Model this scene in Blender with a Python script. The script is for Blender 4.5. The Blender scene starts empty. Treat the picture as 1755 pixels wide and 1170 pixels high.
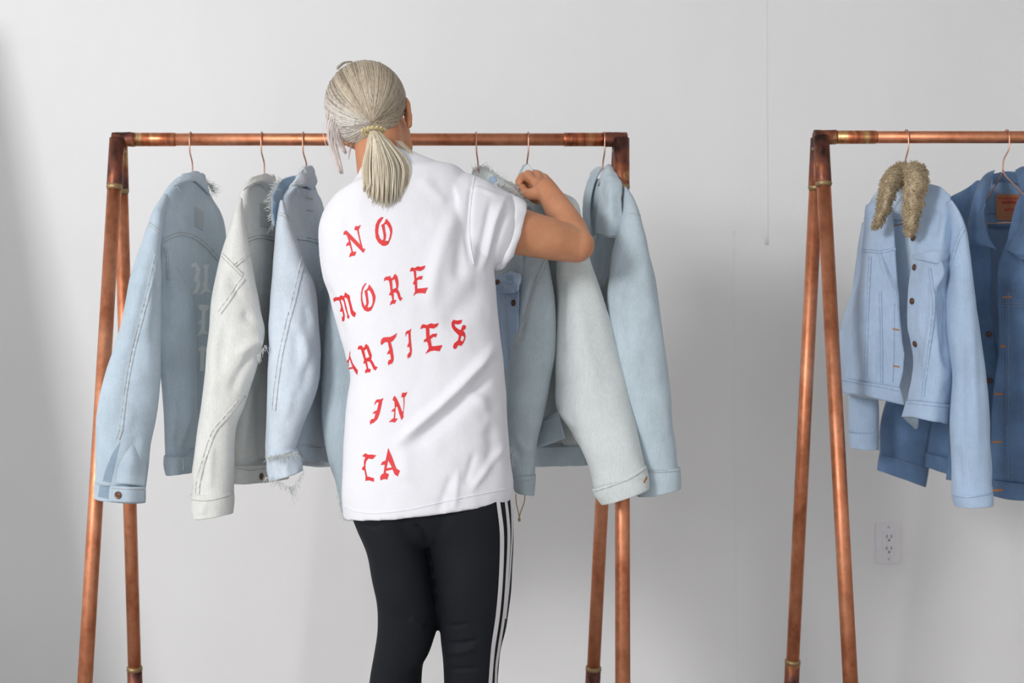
import bpy, bmesh, math, random
import numpy as np
from mathutils import Vector, Matrix
from mathutils.bvhtree import BVHTree
from mathutils.geometry import tessellate_polygon

random.seed(7)
rng = np.random.default_rng(7)
SC = bpy.context.scene
COL = SC.collection

# ------------------------------------------------------------------ camera, world, lights, exposure
F = 2437.0            # focal length in pixels of the 1755 x 1170 frame (50 mm)
CX, CY = 740.0, 585.0 # where the optical axis meets the frame
H = 1.08              # height of the lens above the floor
cam_d = bpy.data.cameras.new('camera')
cam = bpy.data.objects.new('camera', cam_d)
COL.objects.link(cam)
cam.location = (0, 0, H)
cam.rotation_euler = (math.pi / 2, 0, 0)
cam_d.sensor_width = 36.0
cam_d.lens = F / 1755 * 36.0
cam_d.shift_x = (877.5 - CX) / 1755
cam_d.clip_start = 0.05
cam_d.dof.use_dof = True
cam_d.dof.focus_distance = 2.85
cam_d.dof.aperture_fstop = 3.6
SC.camera = cam

w = bpy.data.worlds.new('world')
SC.world = w
w.use_nodes = True
w.node_tree.nodes['Background'].inputs[0].default_value = (0.97, 0.98, 1.0, 1)
w.node_tree.nodes['Background'].inputs[1].default_value = 0.90

def area(name, loc, target, sx, sy, power, color=(1, 1, 1)):
    d = bpy.data.lights.new(name, 'AREA')
    d.shape = 'RECTANGLE'
    d.size, d.size_y = sx, sy
    d.energy = power
    d.color = color
    o = bpy.data.objects.new(name, d)
    COL.objects.link(o)
    o.location = loc
    o.rotation_euler = (Vector(target) - Vector(loc)).to_track_quat('-Z', 'Y').to_euler()
    return o

area('window_light', (-4.0, -2.3, 2.75), (0.0, 4.0, 1.3), 1.3, 1.3, 215, (1.0, 0.985, 0.97))

SC.view_settings.view_transform = 'Standard'
SC.view_settings.look = 'None'
SC.view_settings.gamma = 1.0
SC.view_settings.use_curve_mapping = False
SC.view_settings.exposure = 0.14

# ------------------------------------------------------------------ helpers
def P(px, py, Y):
    return np.array([(px - CX) / F * Y, Y, H - (py - CY) / F * Y])

def proj(V):
    V = np.asarray(V)
    return np.stack([CX + V[:, 0] / V[:, 1] * F, CY - (V[:, 2] - H) / V[:, 1] * F], 1)

def lin(c):
    c = c / 255.0
    return c / 12.92 if c <= 0.04045 else ((c + 0.055) / 1.055) ** 2.4

def rgb(r, g, b):
    return (lin(r), lin(g), lin(b), 1.0)

def spline(pts, n, closed=False):
    p = np.asarray(pts, float)
    if p.ndim == 1:
        p = p[:, None]
    k = len(p)
    if k == 1:
        return np.repeat(p, n, 0)
    d = np.linalg.norm(np.diff(p, axis=0), axis=1)
    d = np.maximum(d, 1e-6) ** 0.5
    s = np.concatenate([[0], np.cumsum(d)])
    m = np.zeros_like(p)
    sl = np.diff(p, axis=0) / np.diff(s)[:, None]
    m[0], m[-1] = sl[0], sl[-1]
    if k > 2:
        h0, h1 = np.diff(s)[:-1, None], np.diff(s)[1:, None]
        m[1:-1] = (sl[:-1] * h1 + sl[1:] * h0) / (h0 + h1)
    arc = np.concatenate([[0], np.cumsum(np.linalg.norm(np.diff(p, axis=0), axis=1) + 1e-9)])
    ta = np.linspace(0, arc[-1], n)
    t = np.interp(ta, arc, s)
    i = np.clip(np.searchsorted(s, t, side='right') - 1, 0, k - 2)
    hh = (s[i + 1] - s[i])[:, None]
    u = ((t - s[i])[:, None]) / hh
    return ((2*u**3 - 3*u**2 + 1) * p[i] + (u**3 - 2*u**2 + u) * hh * m[i]
            + (-2*u**3 + 3*u**2) * p[i + 1] + (u**3 - u**2) * hh * m[i + 1])

_perm = rng.permutation(512)
def _h(ix, iy, iz):
    return _perm[(_perm[(_perm[ix % 512] + iy) % 512] + iz) % 512] / 255.5 - 1.0

def vnoise(Q):
    Q = np.asarray(Q, float)
    i = np.floor(Q).astype(int)
    f = Q - i
    u = f * f * (3 - 2 * f)
    r = 0
    for dx in (0, 1):
        for dy in (0, 1):
            for dz in (0, 1):
                wgt = (u[:, 0] if dx else 1 - u[:, 0]) * (u[:, 1] if dy else 1 - u[:, 1]) * (u[:, 2] if dz else 1 - u[:, 2])
                r = r + wgt * _h(i[:, 0] + dx, i[:, 1] + dy, i[:, 2] + dz)
    return r

def normals(V, Fs):
    N = np.zeros_like(V)
    for q in Fs:
        a = V[q[0]]; b = V[q[1]]; c = V[q[-1]]
        n = np.cross(b - a, c - a)
        for j in q:
            N[j] += n
    L = np.linalg.norm(N, axis=1, keepdims=True)
    return N / np.maximum(L, 1e-12)

def displace(V, Fs, folds=(), noise=(), facing=True):
    """folds: (pixel polyline, width px, height m); noise: (amplitude m, (fx, fy, fz))."""
    V = np.array(V, float)
    N = normals(V, Fs)
    off = np.zeros(len(V))
    for amp, fr in noise:
        off += amp * vnoise(V * np.array(fr) + 31.7)
    if folds:
        uv = proj(V)
        view = V - np.array([0, 0, H])
        view /= np.linalg.norm(view, axis=1, keepdims=True)
        face = np.clip(-(N * view).sum(1) * 3.0, 0, 1) if facing else 1.0
        for pl, wd, hh in folds:
            pl = spline(pl, 24) if len(pl) > 2 else np.asarray(pl, float)
            best = np.full(len(V), 1e9)
            along = np.zeros(len(V))
            for i, (a, b) in enumerate(zip(pl[:-1], pl[1:])):
                ab = b - a
                t = np.clip(((uv - a) @ ab) / max(ab @ ab, 1e-9), 0, 1)
                dd = np.linalg.norm(uv - (a + t[:, None] * ab), axis=1)
                along = np.where(dd < best, (i + t) / (len(pl) - 1), along)
                best = np.minimum(best, dd)
            fade = np.clip(np.minimum(along, 1 - along) * 4.0, 0, 1)
            fade = fade * fade * (3 - 2 * fade)
            off += hh * 1.15 * np.exp(-(best / wd) ** 2) * face * fade
    return V + N * off[:, None]

ORIGIN = {}
def mesh_obj(name, V, Fs, mat, parent=None, smooth=True, origin=None, cols=None, mats=None, midx=None):
    V = np.asarray(V, float)
    if parent is not None:
        o0 = ORIGIN[parent.name]
    else:
        o0 = np.asarray(origin if origin is not None else (0, 0, 0), float)
    me = bpy.data.meshes.new(name)
    me.from_pydata((V - o0).tolist(), [], [list(map(int, q)) for q in Fs])
    me.materials.append(mat)
    if mats:
        for m_ in mats:
            me.materials.append(m_)
        me.polygons.foreach_set('material_index', midx)
    me.update()
    if smooth:
        me.polygons.foreach_set('use_smooth', [True] * len(me.polygons))
    if cols is not None:
        ca = me.color_attributes.new('tone', 'FLOAT_COLOR', 'POINT')
        ca.data.foreach_set('color', np.asarray(cols, np.float32).ravel())
    o = bpy.data.objects.new(name, me)
    COL.objects.link(o)
    if parent is not None:
        o.parent = parent
    else:
        o.location = o0
    ORIGIN[o.name] = o0
    return o

def root(name, loc, label, cat, group=None):
    o = bpy.data.objects.new(name, None)
    COL.objects.link(o)
    o.location = loc
    o.empty_display_size = 0.05
    ORIGIN[o.name] = np.asarray(loc, float)
    tag(o, label, cat, group)
    return o

def tag(o, label=None, cat=None, group=None, kind=None):
    if label: o['label'] = label
    if cat: o['category'] = cat
    if group: o['group'] = group
    if kind: o['kind'] = kind
    return o

def merge(parts):
    Vs, Fs, n = [], [], 0
    for V, Fq in parts:
        Vs.append(np.asarray(V, float))
        Fs += [[j + n for j in q] for q in Fq]
        n += len(V)
    return np.concatenate(Vs), Fs

def loft(A, B, YA, YB, th, nrow=60, nseg=48, ex=2.2, lip=True, cap=True, side=None):
    """Tube between two edge curves A and B given in pixels with their depths; th = half thickness."""
    k = len(A)
    ya = np.interp(np.linspace(0, 1, k), np.linspace(0, 1, len(np.atleast_1d(YA))), np.atleast_1d(YA))
    yb = np.interp(np.linspace(0, 1, k), np.linspace(0, 1, len(np.atleast_1d(YB))), np.atleast_1d(YB))
    tt = np.interp(np.linspace(0, 1, k), np.linspace(0, 1, len(np.atleast_1d(th))), np.atleast_1d(th))
    row = np.array([np.concatenate([P(*A[i], ya[i]), P(*B[i], yb[i]), [tt[i]]]) for i in range(k)])
    R = spline(row, nrow)
    PA, PB, T = R[:, :3], R[:, 3:6], R[:, 6]
    C = (PA + PB) / 2
    U = (PB - PA) / 2
    D = np.gradient(C, axis=0)
    W = np.cross(U, D)
    W /= np.linalg.norm(W, axis=1, keepdims=True)
    W *= np.where((W * (C - np.array([0, 0, H]))).sum(1) > 0, -1, 1)[:, None]
    ang = np.arange(nseg) / nseg * 2 * math.pi
    c = np.sign(np.cos(ang)) * np.abs(np.cos(ang)) ** (2 / ex)
    s = np.sign(np.sin(ang)) * np.abs(np.sin(ang)) ** (2 / ex)
    rings = [C[i] + np.outer(c, U[i]) + np.outer(s, W[i]) * T[i] for i in range(nrow)]
    if lip:
        Dn = D[-1] / np.linalg.norm(D[-1])
        for sc, up in ((0.97, -0.0005), (0.9, 0.004), (0.86, 0.05)):
            rings.append(C[-1] + (rings[nrow - 1] - C[-1]) * sc - Dn * up)
    V = np.concatenate(rings)
    m = len(rings)
    Fs = []
    for i in range(m - 1):
        for j in range(nseg):
            a = i * nseg + j; b = i * nseg + (j + 1) % nseg
            Fs.append([a, b, b + nseg, a + nseg])
    if cap:
        V = np.concatenate([V, [C[0]], [rings[-1].mean(0)]])
        t0, t1 = m * nseg, m * nseg + 1
        for j in range(nseg):
            Fs.append([(j + 1) % nseg, j, t0])
            Fs.append([(m - 1) * nseg + j, (m - 1) * nseg + (j + 1) % nseg, t1])
    return orient(V, Fs)

def orient(V, Fs):
    """Outward winding for a closed tube (signed volume)."""
    vol = 0.0
    for q in Fs:
        a = V[q[0]]
        for j in range(1, len(q) - 1):
            vol += np.dot(a, np.cross(V[q[j]], V[q[j + 1]]))
    if vol < 0:
        Fs = [q[::-1] for q in Fs]
    return V, Fs

def sheet(grid, nu=24, nv=24, t=0.003, noise=(), folds=()):
    """grid: rows of (px, py, Y) control points -> a thin solid cloth panel."""
    g = np.array([[P(*c) for c in r] for r in grid])
    cols = np.stack([spline(g[i], nu) for i in range(len(g))])
    G = np.stack([spline(cols[:, j], nv) for j in range(nu)], 1)     # nv x nu x 3
    V = G.reshape(-1, 3)
    Fs = [[i * nu + j, i * nu + j + 1, (i + 1) * nu + j + 1, (i + 1) * nu + j] for i in range(nv - 1) for j in range(nu - 1)]
    N = normals(V, Fs)
    if (N * (V - np.array([0, 0, H]))).sum() > 0:
        Fs = [q[::-1] for q in Fs]
    if noise or folds:
        V = displace(V, Fs, folds, noise)
    N = normals(V, Fs)
    n = len(V)
    e = np.ones((nv, nu)); e[0] = e[-1] = 0.55; e[:, 0] = e[:, -1] = 0.55
    e = e.reshape(-1, 1)
    V2 = np.concatenate([V + N * t / 2 * e, V - N * t / 2 * e])
    F2 = Fs + [[j + n for j in q[::-1]] for q in Fs]
    bd = ([i for i in range(nu)] + [i * nu + nu - 1 for i in range(1, nv)]
          + [(nv - 1) * nu + i for i in range(nu - 2, -1, -1)] + [i * nu for i in range(nv - 2, 0, -1)])
    for a, b in zip(bd, bd[1:] + bd[:1]):
        F2.append([a, b, b + n, a + n])
    return orient(V2, F2)

def tube(pts, r, n=12, cap=True):
    p = np.asarray(pts, float)
    rr = np.broadcast_to(np.asarray(r, float), (len(p),))
    D = np.gradient(p, axis=0)
    D /= np.maximum(np.linalg.norm(D, axis=1, keepdims=True), 1e-9)
    ref = np.array([0.31, 0.2, 0.93])
    if abs(D[0] @ ref) > 0.9: ref = np.array([1.0, 0.1, 0])
    u = np.cross(D[0], ref); u /= np.linalg.norm(u)
    a = np.arange(n) / n * 2 * math.pi
    V = []
    for i in range(len(p)):
        u = u - D[i] * (u @ D[i]); u /= np.linalg.norm(u)
        v = np.cross(D[i], u)
        V.append(p[i] + rr[i] * (np.outer(np.cos(a), u) + np.outer(np.sin(a), v)))
    V = np.concatenate(V)
    m = len(p)
    Fs = [[i * n + j, i * n + (j + 1) % n, (i + 1) * n + (j + 1) % n, (i + 1) * n + j] for i in range(m - 1) for j in range(n)]
    if cap:
        Fs.append([j for j in range(n)][::-1]); Fs.append([(m - 1) * n + j for j in range(n)])
    return V, Fs

def lathe(prof, center, axis, n=20):
    """prof: list of (radius, height along axis)."""
    ax = np.asarray(axis, float); ax /= np.linalg.norm(ax)
    ref = np.array([0, 0, 1.0]) if abs(ax[2]) < 0.9 else np.array([1.0, 0, 0])
    u = np.cross(ax, ref); u /= np.linalg.norm(u); v = np.cross(ax, u)
    a = np.arange(n) / n * 2 * math.pi
    V = np.concatenate([np.asarray(center) + ax * h + r * (np.outer(np.cos(a), u) + np.outer(np.sin(a), v)) for r, h in prof])
    m = len(prof)
    Fs = [[i * n + j, i * n + (j + 1) % n, (i + 1) * n + (j + 1) % n, (i + 1) * n + j] for i in range(m - 1) for j in range(n)]
    Fs.append([j for j in range(n)][::-1]); Fs.append([(m - 1) * n + j for j in range(n)])
    return V, Fs

def box(c, s, bev=0.0):
    bm = bmesh.new()
    bmesh.ops.create_cube(bm, size=1.0)
    bmesh.ops.scale(bm, vec=s, verts=bm.verts)
    if bev:
        bmesh.ops.bevel(bm, geom=bm.edges[:], offset=bev, segments=2, affect='EDGES', profile=0.6)
    V = np.array([v.co[:] for v in bm.verts]) + np.asarray(c)
    Fs = [[v.index for v in f.verts] for f in bm.faces]
    bm.free()
    return V, Fs

def bvh_of(V, Fs):
    return BVHTree.FromPolygons([Vector(v) for v in V], [list(map(int, q)) for q in Fs])

EYE = Vector((0, 0, H))
def hit(bvh, px, py):
    d = Vector(P(px, py, 1.0)) - EYE
    d.normalize()
    loc, n, i, dist = bvh.ray_cast(EYE, d)
    if loc is None:
        return None
    if n.dot(d) > 0: n = -n
    return np.array(loc), np.array(n)

def ribbon(bvh, pts, wd, hh, step=3.0, lift=0.0003):
    """A raised strip that follows the cloth along a seam line."""
    pl = np.asarray(pts, float)
    L = np.linalg.norm(np.diff(pl, axis=0), axis=1).sum()
    n = max(3, int(L / step))
    q = spline(pl, n)
    runs, cur = [], []
    for x, y in q:
        h_ = hit(bvh, x, y)
        if h_ is None or (cur and np.linalg.norm(h_[0] - cur[-1][0]) > 0.035):
            if len(cur) > 2: runs.append(cur)
            cur = []
        if h_ is not None: cur.append(h_)
    if len(cur) > 2: runs.append(cur)
    parts = []
    for r in runs:
        p = np.array([a[0] for a in r]); nn = np.array([a[1] for a in r])
        D = np.gradient(p, axis=0); D /= np.maximum(np.linalg.norm(D, axis=1, keepdims=True), 1e-9)
        S = np.cross(nn, D); S /= np.maximum(np.linalg.norm(S, axis=1, keepdims=True), 1e-9)
        prof = [(-0.5, -0.001), (-0.46, hh * 0.7), (-0.25, hh), (0.25, hh), (0.46, hh * 0.7), (0.5, -0.001)]
        pk = (1.0 + 0.35 * np.sin(np.arange(len(p)) * 2.1) + rng.normal(0, 0.2, len(p)))[:, None]
        V = np.concatenate([p + S * (a * wd) + nn * (b * (pk if b > 0 else 1) + lift) for a, b in prof])
        m = len(p)
        Fs = []
        for k in range(len(prof) - 1):
            for i in range(m - 1):
                Fs.append([k * m + i, k * m + i + 1, (k + 1) * m + i + 1, (k + 1) * m + i])
        parts.append((V, Fs))
    return merge(parts) if parts else None

def decal(bvh, polys, off=0.001, maxe=3.0, skirt=True):
    """Flat shapes given in pixels, laid onto the cloth as thin raised pieces."""
    parts = []
    for poly in polys:
        bm = bmesh.new()
        tri = tessellate_polygon([[Vector((x, y, 0)) for x, y in poly]])
        vs = [bm.verts.new((x, y, 0)) for x, y in poly]
        for t in tri:
            if len(set(t)) == 3:
                try: bm.faces.new([vs[i] for i in t])
                except ValueError: pass
        for _ in range(6):
            es = [e for e in bm.edges if e.calc_length() > maxe]
            if not es: break
            bmesh.ops.subdivide_edges(bm, edges=es, cuts=1)
            bmesh.ops.triangulate(bm, faces=bm.faces[:])
        bm.verts.index_update()
        co, ok, nor = [], [], []
        for v in bm.verts:
            h_ = hit(bvh, v.co.x, v.co.y)
            ok.append(h_ is not None)
            co.append(h_[0] if h_ else np.zeros(3)); nor.append(h_[1] if h_ else np.zeros(3))
        co = np.array(co); nor = np.array(nor)
        Fs = [[v.index for v in f.verts] for f in bm.faces if all(ok[v.index] for v in f.verts)]
        Fs = [q for q in Fs if max(np.linalg.norm(co[q[i]] - co[q[i - 1]]) for i in range(3)) < 0.02]
        Fs = [q if np.dot(np.cross(co[q[1]] - co[q[0]], co[q[2]] - co[q[0]]), nor[q[0]]) > 0 else q[::-1] for q in Fs]
        bm.free()
        if not Fs: continue
        par = list(range(len(Fs)))
        def find(i):
            while par[i] != i:
                par[i] = par[par[i]]; i = par[i]
            return i
        em = {}
        for i, q in enumerate(Fs):
            for t in range(3):
                e_ = tuple(sorted((q[t], q[t - 1])))
                if e_ in em: par[find(i)] = find(em[e_])
                else: em[e_] = i
        lab = [find(i) for i in range(len(Fs))]
        big = max(set(lab), key=lab.count)
        if len(polys) == 1: Fs = [q for q, l in zip(Fs, lab) if l == big]
        V = co + nor * off
        if skirt:
            cnt = {}
            for q in Fs:
                for i in range(3):
                    cnt[(q[i], q[(i + 1) % 3])] = 1
            n = len(V)
            V = np.concatenate([V, co - nor * 0.0012])
            Fs = Fs + [[b, a, a + n, b + n] for (a, b) in cnt if (b, a) not in cnt]
        parts.append((V, Fs))
    return merge(parts) if parts else None

def threads(pts3, dirs, n, ln, r=0.0006, spread=0.6, seg=4):
    """Loose threads of a frayed edge."""
    parts = []
    q = spline(pts3, n)
    for i in range(n):
        p = q[i] + rng.normal(0, 0.0015, 3)
        d = np.asarray(dirs, float) + rng.normal(0, spread, 3)
        d /= np.linalg.norm(d)
        L = ln * rng.uniform(0.4, 1.2)
        cv = rng.normal(0, 0.5, 3) + np.array([0, 0, -0.4])
        s = np.linspace(0, 1, seg)[:, None]
        pts = p + d * L * s + cv * L * 0.5 * s ** 2
        parts.append(tube(pts, np.linspace(r, r * 0.5, seg), 3, cap=False))
    return merge(parts)

# ------------------------------------------------------------------ materials
def nodes_of(name):
    m = bpy.data.materials.new(name)
    m.use_nodes = True
    nt = m.node_tree
    return m, nt, nt.nodes['Principled BSDF']

def N_(nt, t, **kw):
    n = nt.nodes.new(t)
    for k, v in kw.items():
        if k in n.bl_rna.properties: setattr(n, k, v)
        else: n.inputs[k].default_value = v
    return n

def ramp(nt, fac, stops, interp='LINEAR'):
    r = nt.nodes.new('ShaderNodeValToRGB')
    r.color_ramp.interpolation = interp
    el = r.color_ramp.elements
    while len(el) < len(stops): el.new(0.5)
    for e, (p, c) in zip(el, stops):
        e.position = p; e.color = c
    nt.links.new(fac, r.inputs[0])
    return r.outputs[0]

def noise_fac(nt, scale, detail=4, rough=0.55, stretch=None, coord='Object'):
    tc = nt.nodes.new('ShaderNodeTexCoord')
    src = tc.outputs[coord]
    if stretch:
        mp = nt.nodes.new('ShaderNodeMapping')
        mp.inputs['Scale'].default_value = stretch
        nt.links.new(src, mp.inputs[0]); src = mp.outputs[0]
    n = N_(nt, 'ShaderNodeTexNoise', Scale=scale, Detail=detail, Roughness=rough)
    nt.links.new(src, n.inputs['Vector'])
    return n.outputs['Fac']

def plain(name, c, rough=0.6, metal=0.0, bump=0.0, bscale=300, spec=0.5):
    m, nt, b = nodes_of(name)
    b.inputs['Roughness'].default_value = rough
    b.inputs['Metallic'].default_value = metal
    b.inputs['Specular IOR Level'].default_value = spec
    f = noise_fac(nt, bscale, 3)
    lo = tuple(x * 0.92 for x in c[:3]) + (1,)
    hi = tuple(min(1, x * 1.05) for x in c[:3]) + (1,)
    nt.links.new(ramp(nt, f, [(0.3, lo), (0.7, hi)]), b.inputs['Base Color'])
    if bump:
        bp = N_(nt, 'ShaderNodeBump', Strength=bump, Distance=0.002)
        nt.links.new(f, bp.inputs['Height']); nt.links.new(bp.outputs[0], b.inputs['Normal'])
    return m

def denim(name, c, dark=0.86, light=1.1, contrast=1.0):
    """Washed denim: mottled dye, slub streaks and a fine twill relief."""
    m, nt, b = nodes_of(name)
    b.inputs['Roughness'].default_value = 0.92
    b.inputs['Specular IOR Level'].default_value = 0.12
    b.inputs['Sheen Weight'].default_value = 0.12
    b.inputs['Sheen Roughness'].default_value = 0.6
    blot = noise_fac(nt, 9, 5, 0.6)
    slub = noise_fac(nt, 60, 3, 0.6, (6, 6, 0.5))
    grain = noise_fac(nt, 420, 2, 0.6, (1, 1, 0.6))
    def mul(x, k): return tuple(min(0.93, v * k) for v in x[:3]) + (1,)
    c1 = ramp(nt, blot, [(0.28, mul(c, dark)), (0.5, c), (0.72, mul(c, light))])
    c2 = ramp(nt, slub, [(0.3, (0.93, 0.94, 0.95, 1)), (0.7, (1.04, 1.03, 1.03, 1))])
    c3 = ramp(nt, grain, [(0.35, (0.94, 0.948, 0.955, 1)), (0.65, (1.035, 1.03, 1.025, 1))])
    for cc in (c2, c3):
        mx = N_(nt, 'ShaderNodeMix', data_type='RGBA', blend_type='MULTIPLY')
        mx.inputs[0].default_value = contrast
        nt.links.new(c1, mx.inputs[6]); nt.links.new(cc, mx.inputs[7])
        c1 = mx.outputs[2]
    nt.links.new(c1, b.inputs['Base Color'])
    bp = N_(nt, 'ShaderNodeBump', Strength=0.35, Distance=0.0015)
    nt.links.new(grain, bp.inputs['Height'])
    bp2 = N_(nt, 'ShaderNodeBump', Strength=0.25, Distance=0.006)
    nt.links.new(noise_fac(nt, 38, 4, 0.6), bp2.inputs['Height'])
    nt.links.new(bp.outputs[0], bp2.inputs['Normal'])
    nt.links.new(bp2.outputs[0], b.inputs['Normal'])
    return m

def copper(name, burnt=0.0):
    m, nt, b = nodes_of(name)
    b.inputs['Metallic'].default_value = 1.0 if burnt < 0.5 else 0.85
    f = noise_fac(nt, 16, 5, 0.6, (1, 1, 0.6))
    g = noise_fac(nt, 70, 4, 0.6)
    if burnt < 0.5:
        c1 = ramp(nt, f, [(0.3, rgb(168, 100, 70)), (0.5, rgb(208, 138, 104)), (0.72, rgb(226, 162, 128))])
    else:
        c1 = ramp(nt, f, [(0.34, rgb(66, 50, 46)), (0.45, rgb(120, 76, 66)), (0.54, rgb(150, 92, 66)),
                          (0.62, rgb(190, 150, 108)), (0.7, rgb(118, 82, 88))])
    c2 = ramp(nt, g, [(0.3, (0.8, 0.78, 0.76, 1)), (0.65, (1.04, 1.03, 1.02, 1))])
    mx = N_(nt, 'ShaderNodeMix', data_type='RGBA', blend_type='MULTIPLY')
    mx.inputs[0].default_value = 0.8
    nt.links.new(c1, mx.inputs[6]); nt.links.new(c2, mx.inputs[7])
    nt.links.new(mx.outputs[2], b.inputs['Base Color'])
    nt.links.new(ramp(nt, g, [(0.3, (0.42,) * 3 + (1,)), (0.7, (0.56,) * 3 + (1,))]), b.inputs['Roughness'])
    bp = N_(nt, 'ShaderNodeBump', Strength=0.08, Distance=0.001)
    nt.links.new(g, bp.inputs['Height']); nt.links.new(bp.outputs[0], b.inputs['Normal'])
    return m

def wall_mat():
    m, nt, b = nodes_of('white_plaster')
    b.inputs['Roughness'].default_value = 0.85
    b.inputs['Specular IOR Level'].default_value = 0.2
    f = noise_fac(nt, 1.6, 4)
    nt.links.new(ramp(nt, f, [(0.3, rgb(233, 233, 234)), (0.7, rgb(238, 238, 239))]), b.inputs['Base Color'])
    g = noise_fac(nt, 70, 4, 0.6)
    g2 = noise_fac(nt, 9, 3, 0.5, (1, 1, 0.35))
    b1 = N_(nt, 'ShaderNodeBump', Strength=0.12, Distance=0.004)
    nt.links.new(g, b1.inputs['Height'])
    b2 = N_(nt, 'ShaderNodeBump', Strength=0.12, Distance=0.02)
    nt.links.new(g2, b2.inputs['Height']); nt.links.new(b1.outputs[0], b2.inputs['Normal'])
    nt.links.new(b2.outputs[0], b.inputs['Normal'])
    return m

def skin_mat():
    m, nt, b = nodes_of('tanned_skin')
    f = noise_fac(nt, 22, 5, 0.6)
    g = noise_fac(nt, 6, 2, 0.5)
    c1 = ramp(nt, f, [(0.3, rgb(190, 132, 98)), (0.7, rgb(206, 150, 114))])
    c2 = ramp(nt, g, [(0.35, (1.0, 0.9, 0.88, 1)), (0.65, (1, 1, 1, 1))])
    mx = N_(nt, 'ShaderNodeMix', data_type='RGBA', blend_type='MULTIPLY'); mx.inputs[0].default_value = 0.8
    nt.links.new(c1, mx.inputs[6]); nt.links.new(c2, mx.inputs[7])
    nt.links.new(mx.outputs[2], b.inputs['Base Color'])
    b.inputs['Roughness'].default_value = 0.5
    b.inputs['Specular IOR Level'].default_value = 0.35
    b.inputs['Subsurface Weight'].default_value = 0.12
    b.inputs['Subsurface Radius'].default_value = (0.008, 0.003, 0.0015)
    b.inputs['Subsurface Scale'].default_value = 1.0
    h = noise_fac(nt, 260, 3)
    bp = N_(nt, 'ShaderNodeBump', Strength=0.12, Distance=0.001)
    nt.links.new(h, bp.inputs['Height']); nt.links.new(bp.outputs[0], b.inputs['Normal'])
    return m

def hair_mat(name):
    m, nt, b = nodes_of(name)
    at = N_(nt, 'ShaderNodeAttribute'); at.attribute_name = 'tone'
    f = noise_fac(nt, 130, 3, 0.6, (1, 1, 0.3))
    c2 = ramp(nt, f, [(0.3, (0.82, 0.81, 0.8, 1)), (0.7, (1.08, 1.07, 1.06, 1))])
    mx = N_(nt, 'ShaderNodeMix', data_type='RGBA', blend_type='MULTIPLY'); mx.inputs[0].default_value = 1.0
    nt.links.new(at.outputs['Color'], mx.inputs[6]); nt.links.new(c2, mx.inputs[7])
    nt.links.new(mx.outputs[2], b.inputs['Base Color'])
    b.inputs['Roughness'].default_value = 0.42
    b.inputs['Specular IOR Level'].default_value = 0.45
    return m

M_wall = wall_mat()
M_floor = plain('grey_concrete_floor', rgb(188, 186, 182), 0.55, bump=0.1, bscale=20)
M_cu = copper('copper_pipe')
M_burnt = copper('burnt_copper_fitting', 1.0)
M_solder = plain('solder', rgb(160, 136, 100), 0.5, 0.9, 0.2, 160)
M_wire = plain('rose_copper_wire', rgb(206, 160, 138), 0.32, 1.0)
M_skin = skin_mat()
M_hair = hair_mat('ash_blonde_hair')
M_print = plain('red_print', rgb(216, 42, 46), 0.6, bscale=500)
M_black = plain('black_jersey', rgb(18, 21, 28), 0.75, bump=0.2, bscale=900, spec=0.25)
M_stripe = plain('white_stripe', rgb(226, 224, 228), 0.7, bscale=800)
M_thread = plain('seam_thread', rgb(176, 175, 172), 0.8)
M_thread_tan = plain('tan_thread', rgb(176, 140, 100), 0.8)
M_fray = plain('bleached_thread', rgb(222, 226, 224), 0.9)
M_button = plain('dark_copper_button', rgb(112, 84, 72), 0.4, 0.8)
M_button_c = plain('pale_button_centre', rgb(190, 160, 140), 0.4, 0.7)
M_plastic = plain('white_plastic', rgb(232, 230, 236), 0.4)
M_slot = plain('dark_slot', rgb(70, 66, 64), 0.6)

def cotton():
    m, nt, b = nodes_of('white_cotton')
    b.inputs['Roughness'].default_value = 0.9
    b.inputs['Specular IOR Level'].default_value = 0.1
    b.inputs['Sheen Weight'].default_value = 0.1
    f = noise_fac(nt, 500, 2, 0.6, (1, 1, 3))
    nt.links.new(ramp(nt, f, [(0.3, rgb(226, 226, 232)), (0.7, rgb(234, 234, 240))]), b.inputs['Base Color'])
    bp = N_(nt, 'ShaderNodeBump', Strength=0.18, Distance=0.001)
    nt.links.new(f, bp.inputs['Height'])
    g = noise_fac(nt, 26, 4, 0.55)
    b2 = N_(nt, 'ShaderNodeBump', Strength=0.22, Distance=0.008)
    nt.links.new(g, b2.inputs['Height']); nt.links.new(bp.outputs[0], b2.inputs['Normal'])
    nt.links.new(b2.outputs[0], b.inputs['Normal'])
    return m
M_cotton = cotton()

# ------------------------------------------------------------------ the room
WY = 4.10
o = mesh_obj('wall_back', *box((0.4, WY + 0.05, 1.6), (9.0, 0.1, 3.2)), M_wall, smooth=False, origin=(0.4, WY, 0))
tag(o, kind='structure')
wall_back = o
o = mesh_obj('floor', *box((0.4, 1.3, -0.05), (9.0, 5.8, 0.1)), M_floor, smooth=False)
tag(o, kind='structure')
M_shell = plain('white_room_paint', rgb(228, 228, 228), 0.9)
o = mesh_obj('wall_right', *box((3.65, 1.3, 1.5), (0.1, 5.8, 3.2)), M_shell, smooth=False, origin=(3.6, 1.3, 0))
tag(o, kind='structure')
o = mesh_obj('ceiling', *box((0.4, 1.3, 2.95), (6.6, 5.8, 0.1)), M_shell, smooth=False, origin=(0.4, 1.3, 2.9))
tag(o, kind='structure')
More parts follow.
